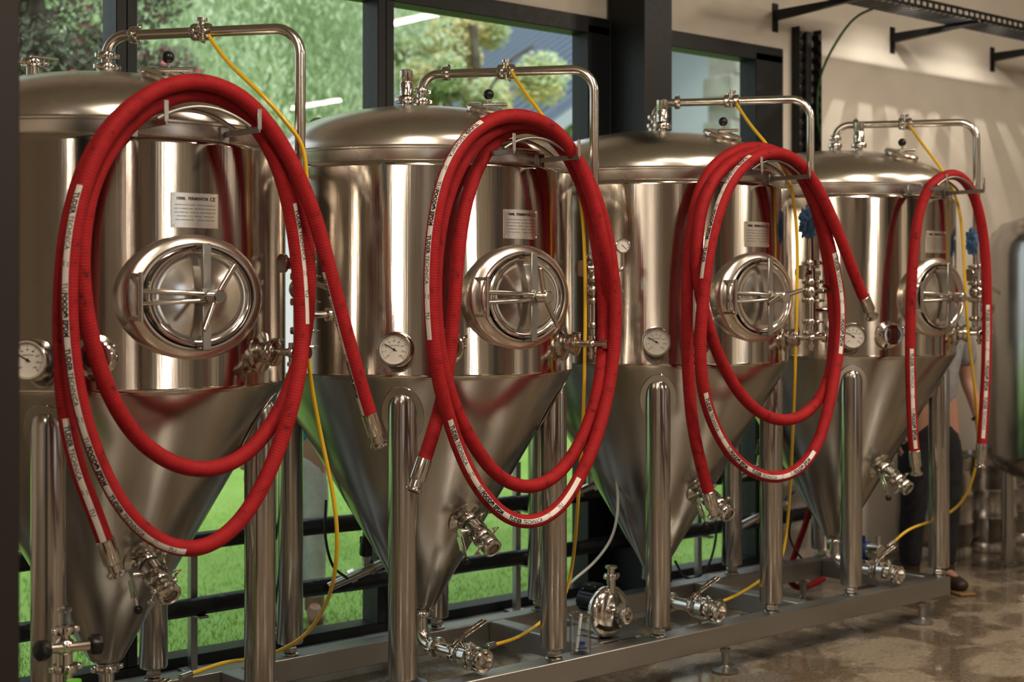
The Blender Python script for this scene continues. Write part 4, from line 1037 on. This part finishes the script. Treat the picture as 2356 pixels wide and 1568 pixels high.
for y_, dz in prof: vs += [(13.0, y_, 3.75 + dz), (17.0, y_, 6.2 + dz), (20.6, y_, 3.75 + dz)]
for i in range(len(prof) - 1):
    fs += [(3 * i, 3 * i + 1, 3 * i + 4, 3 * i + 3), (3 * i + 1, 3 * i + 2, 3 * i + 5, 3 * i + 4)]
mb = MB(); mb.add(vs, fs); part(mb, 'metal_roof', M_roof, HB, smooth_=False)
mb = MB(); mb.add([(13.0, 14.19, 3.75), (17.0, 14.19, 6.2), (20.6, 14.19, 3.75), (20.6, 14.19, 3.55), (17.0, 14.19, 5.97), (13.0, 14.19, 3.55)], [(0, 1, 4, 5), (1, 2, 3, 4)])
mb.add([(14.3, 14.95, 3.6), (18.9, 14.95, 3.6), (18.9, 14.95, 4.7), (17.0, 14.95, 5.95), (14.3, 14.95, 4.35)], [(0, 1, 2, 3, 4)])
part(mb, 'fascia_board', simple('grey_paint', (.40, .43, .46), .5), HB, smooth_=False)
mb = MB()
def rz(u_): return 3.75 + (u_ - 13.0) * sl_
ua, ub, va, vb = 15.45, 15.95, 14.6, 15.2
mb.add([(ua, va, rz(ua) + .12), (ub, va, rz(ub) + .12), (ub, vb, rz(ub) + .12), (ua, vb, rz(ua) + .12), (ua, va, rz(ua)), (ub, va, rz(ub)), (ub, vb, rz(ub)), (ua, vb, rz(ua))], [(0, 1, 2, 3), (0, 4, 5, 1), (1, 5, 6, 2), (2, 6, 7, 3), (3, 7, 4, 0)])
part(mb, 'roof_skylight', simple('skylight_glass', (.75, .80, .86), .15), HB, smooth_=False)
mb = MB()
for j in range(16):
    for i in range(4):
        o_ = .2 if j % 2 else 0
        mb.box((15.35 + i * .42 + o_ * .5, 13.2, .15 + j * .30), (.41, .5, .29), None, 0, .012)
part(mb, 'block_chimney_wall', M_stone, HB)

# ------------------------------------------------------------------ LIGHTS
def area(name, loc, sx_, sy_, pw, col, rot=(0, 0, 0)):
    l = D.lights.new(name, 'AREA'); l.shape = 'RECTANGLE'; l.size = sx_; l.size_y = sy_; l.energy = pw; l.color = col
    o_ = D.objects.new(name, l); coll.objects.link(o_); o_.location = loc; o_.rotation_euler = rot; return o_
WC = (1, .87, .71)
fx = [(1.0, 1.3), (4.2, 1.3), (7.54, 1.15), (10.0, -4.0), (0.8, -3.2), (3.6, -3.2), (-2.2, 0)]
M_house = simple('fixture_housing', (.5, .5, .5), .5)
M_led = simple('fixture_diffuser', (1, 1, 1), .5, emis=(1, .9, .78), es=7)
for i, (u_, v_) in enumerate(fx):
    mb = MB(); mb.box((0, 0, 0), (.18, 1.3, .06), None, 0, .006)
    for s_ in (-.5, .5): mb.cyl((0, s_, .03), (0, s_, CH - 3.9), .006, n=6)
    o_ = mb.build('linear_ceiling_light', M_house, None, label='slim suspended linear ceiling light', category='ceiling light', group='linear ceiling lights')
    o_.location = (u_, v_, 3.9)
    mb = MB(); mb.box((0, 0, -.034), (.15, 1.24, .006), None, 0, .001); mb.build('light_diffuser', M_led, o_)
    area('area_lamp', (u_, v_, 3.855), .14, 1.2, 88, WC)
def spot(loc, tgt, pw, ang, rad=.04, col=WC, blend=.5):
    l = D.lights.new('spot_lamp', 'SPOT'); l.energy = pw; l.spot_size = math.radians(ang); l.spot_blend = blend; l.shadow_soft_size = rad; l.color = col
    o_ = D.objects.new('spot_lamp', l); coll.objects.link(o_); o_.location = loc
    d = V(tgt) - V(loc); o_.rotation_euler = d.to_track_quat('-Z', 'Y').to_euler(); return o_
for u_ in (7.65, 8.6): spot((u_, 4.94, 3.335), (u_, 5.0, 2.6), 16, 150, .004, (1, .92, .80), .5)
spot((8.4, 2.2, 4.15), (8.6, 5.45, 2.0), 130, 120, .3)
for u_ in (1.6, 3.2, 4.9, 6.4): spot((u_, 2.2, 4.1), (u_ + .3, 4.2, 1.3), 60, 75, .08)
sl = D.lights.new('garden_fill_sun', 'SUN'); sl.energy = 2.0; sl.angle = math.radians(25); sl.color = (1, .97, .9)  # soft sun added to brighten the lawn and tree fronts under overcast sky
so = D.objects.new('garden_fill_sun', sl); coll.objects.link(so); so.location = (0, 0, 30); so.rotation_euler = V((.35, .75, -1.0)).to_track_quat('-Z', 'Y').to_euler()

W = D.worlds.new('overcast_sky'); C.scene.world = W; W.use_nodes = True; nt = W.node_tree
bg = nt.nodes['Background']; tc = N(nt, 'ShaderNodeTexCoord'); sp = N(nt, 'ShaderNodeSeparateXYZ'); nt.links.new(tc.outputs['Generated'], sp.inputs[0])
rp = N(nt, 'ShaderNodeValToRGB'); rp.color_ramp.elements[0].color = (.75, .80, .84, 1); rp.color_ramp.elements[1].color = (.85, .92, 1, 1); nt.links.new(sp.outputs['Z'], rp.inputs[0]); nt.links.new(rp.outputs[0], bg.inputs[0])
bg.inputs['Strength'].default_value = 1.7

# ------------------------------------------------------------------ CAMERA
cam = D.cameras.new('camera'); co = D.objects.new('camera', cam); coll.objects.link(co)
co.location = (0, 0, CAMZ); co.rotation_euler = (pi / 2, 0, -math.atan2(FU, FV))
kz, zx, zy = ZOOM
cam.sensor_width = 36; cam.lens = F / 2356 * 36 * kz; cam.shift_x = kz * (zx - 1178) / 2356; cam.shift_y = -kz * (zy - HY) / 2356
cam.clip_start = .05; cam.clip_end = 200
cam.dof.use_dof = True; cam.dof.focus_distance = 5.2; cam.dof.aperture_fstop = 2.5 * kz
C.scene.camera = co
C.scene.view_settings.view_transform = 'Standard'
C.scene.view_settings.look = 'None'
C.scene.view_settings.gamma = .86
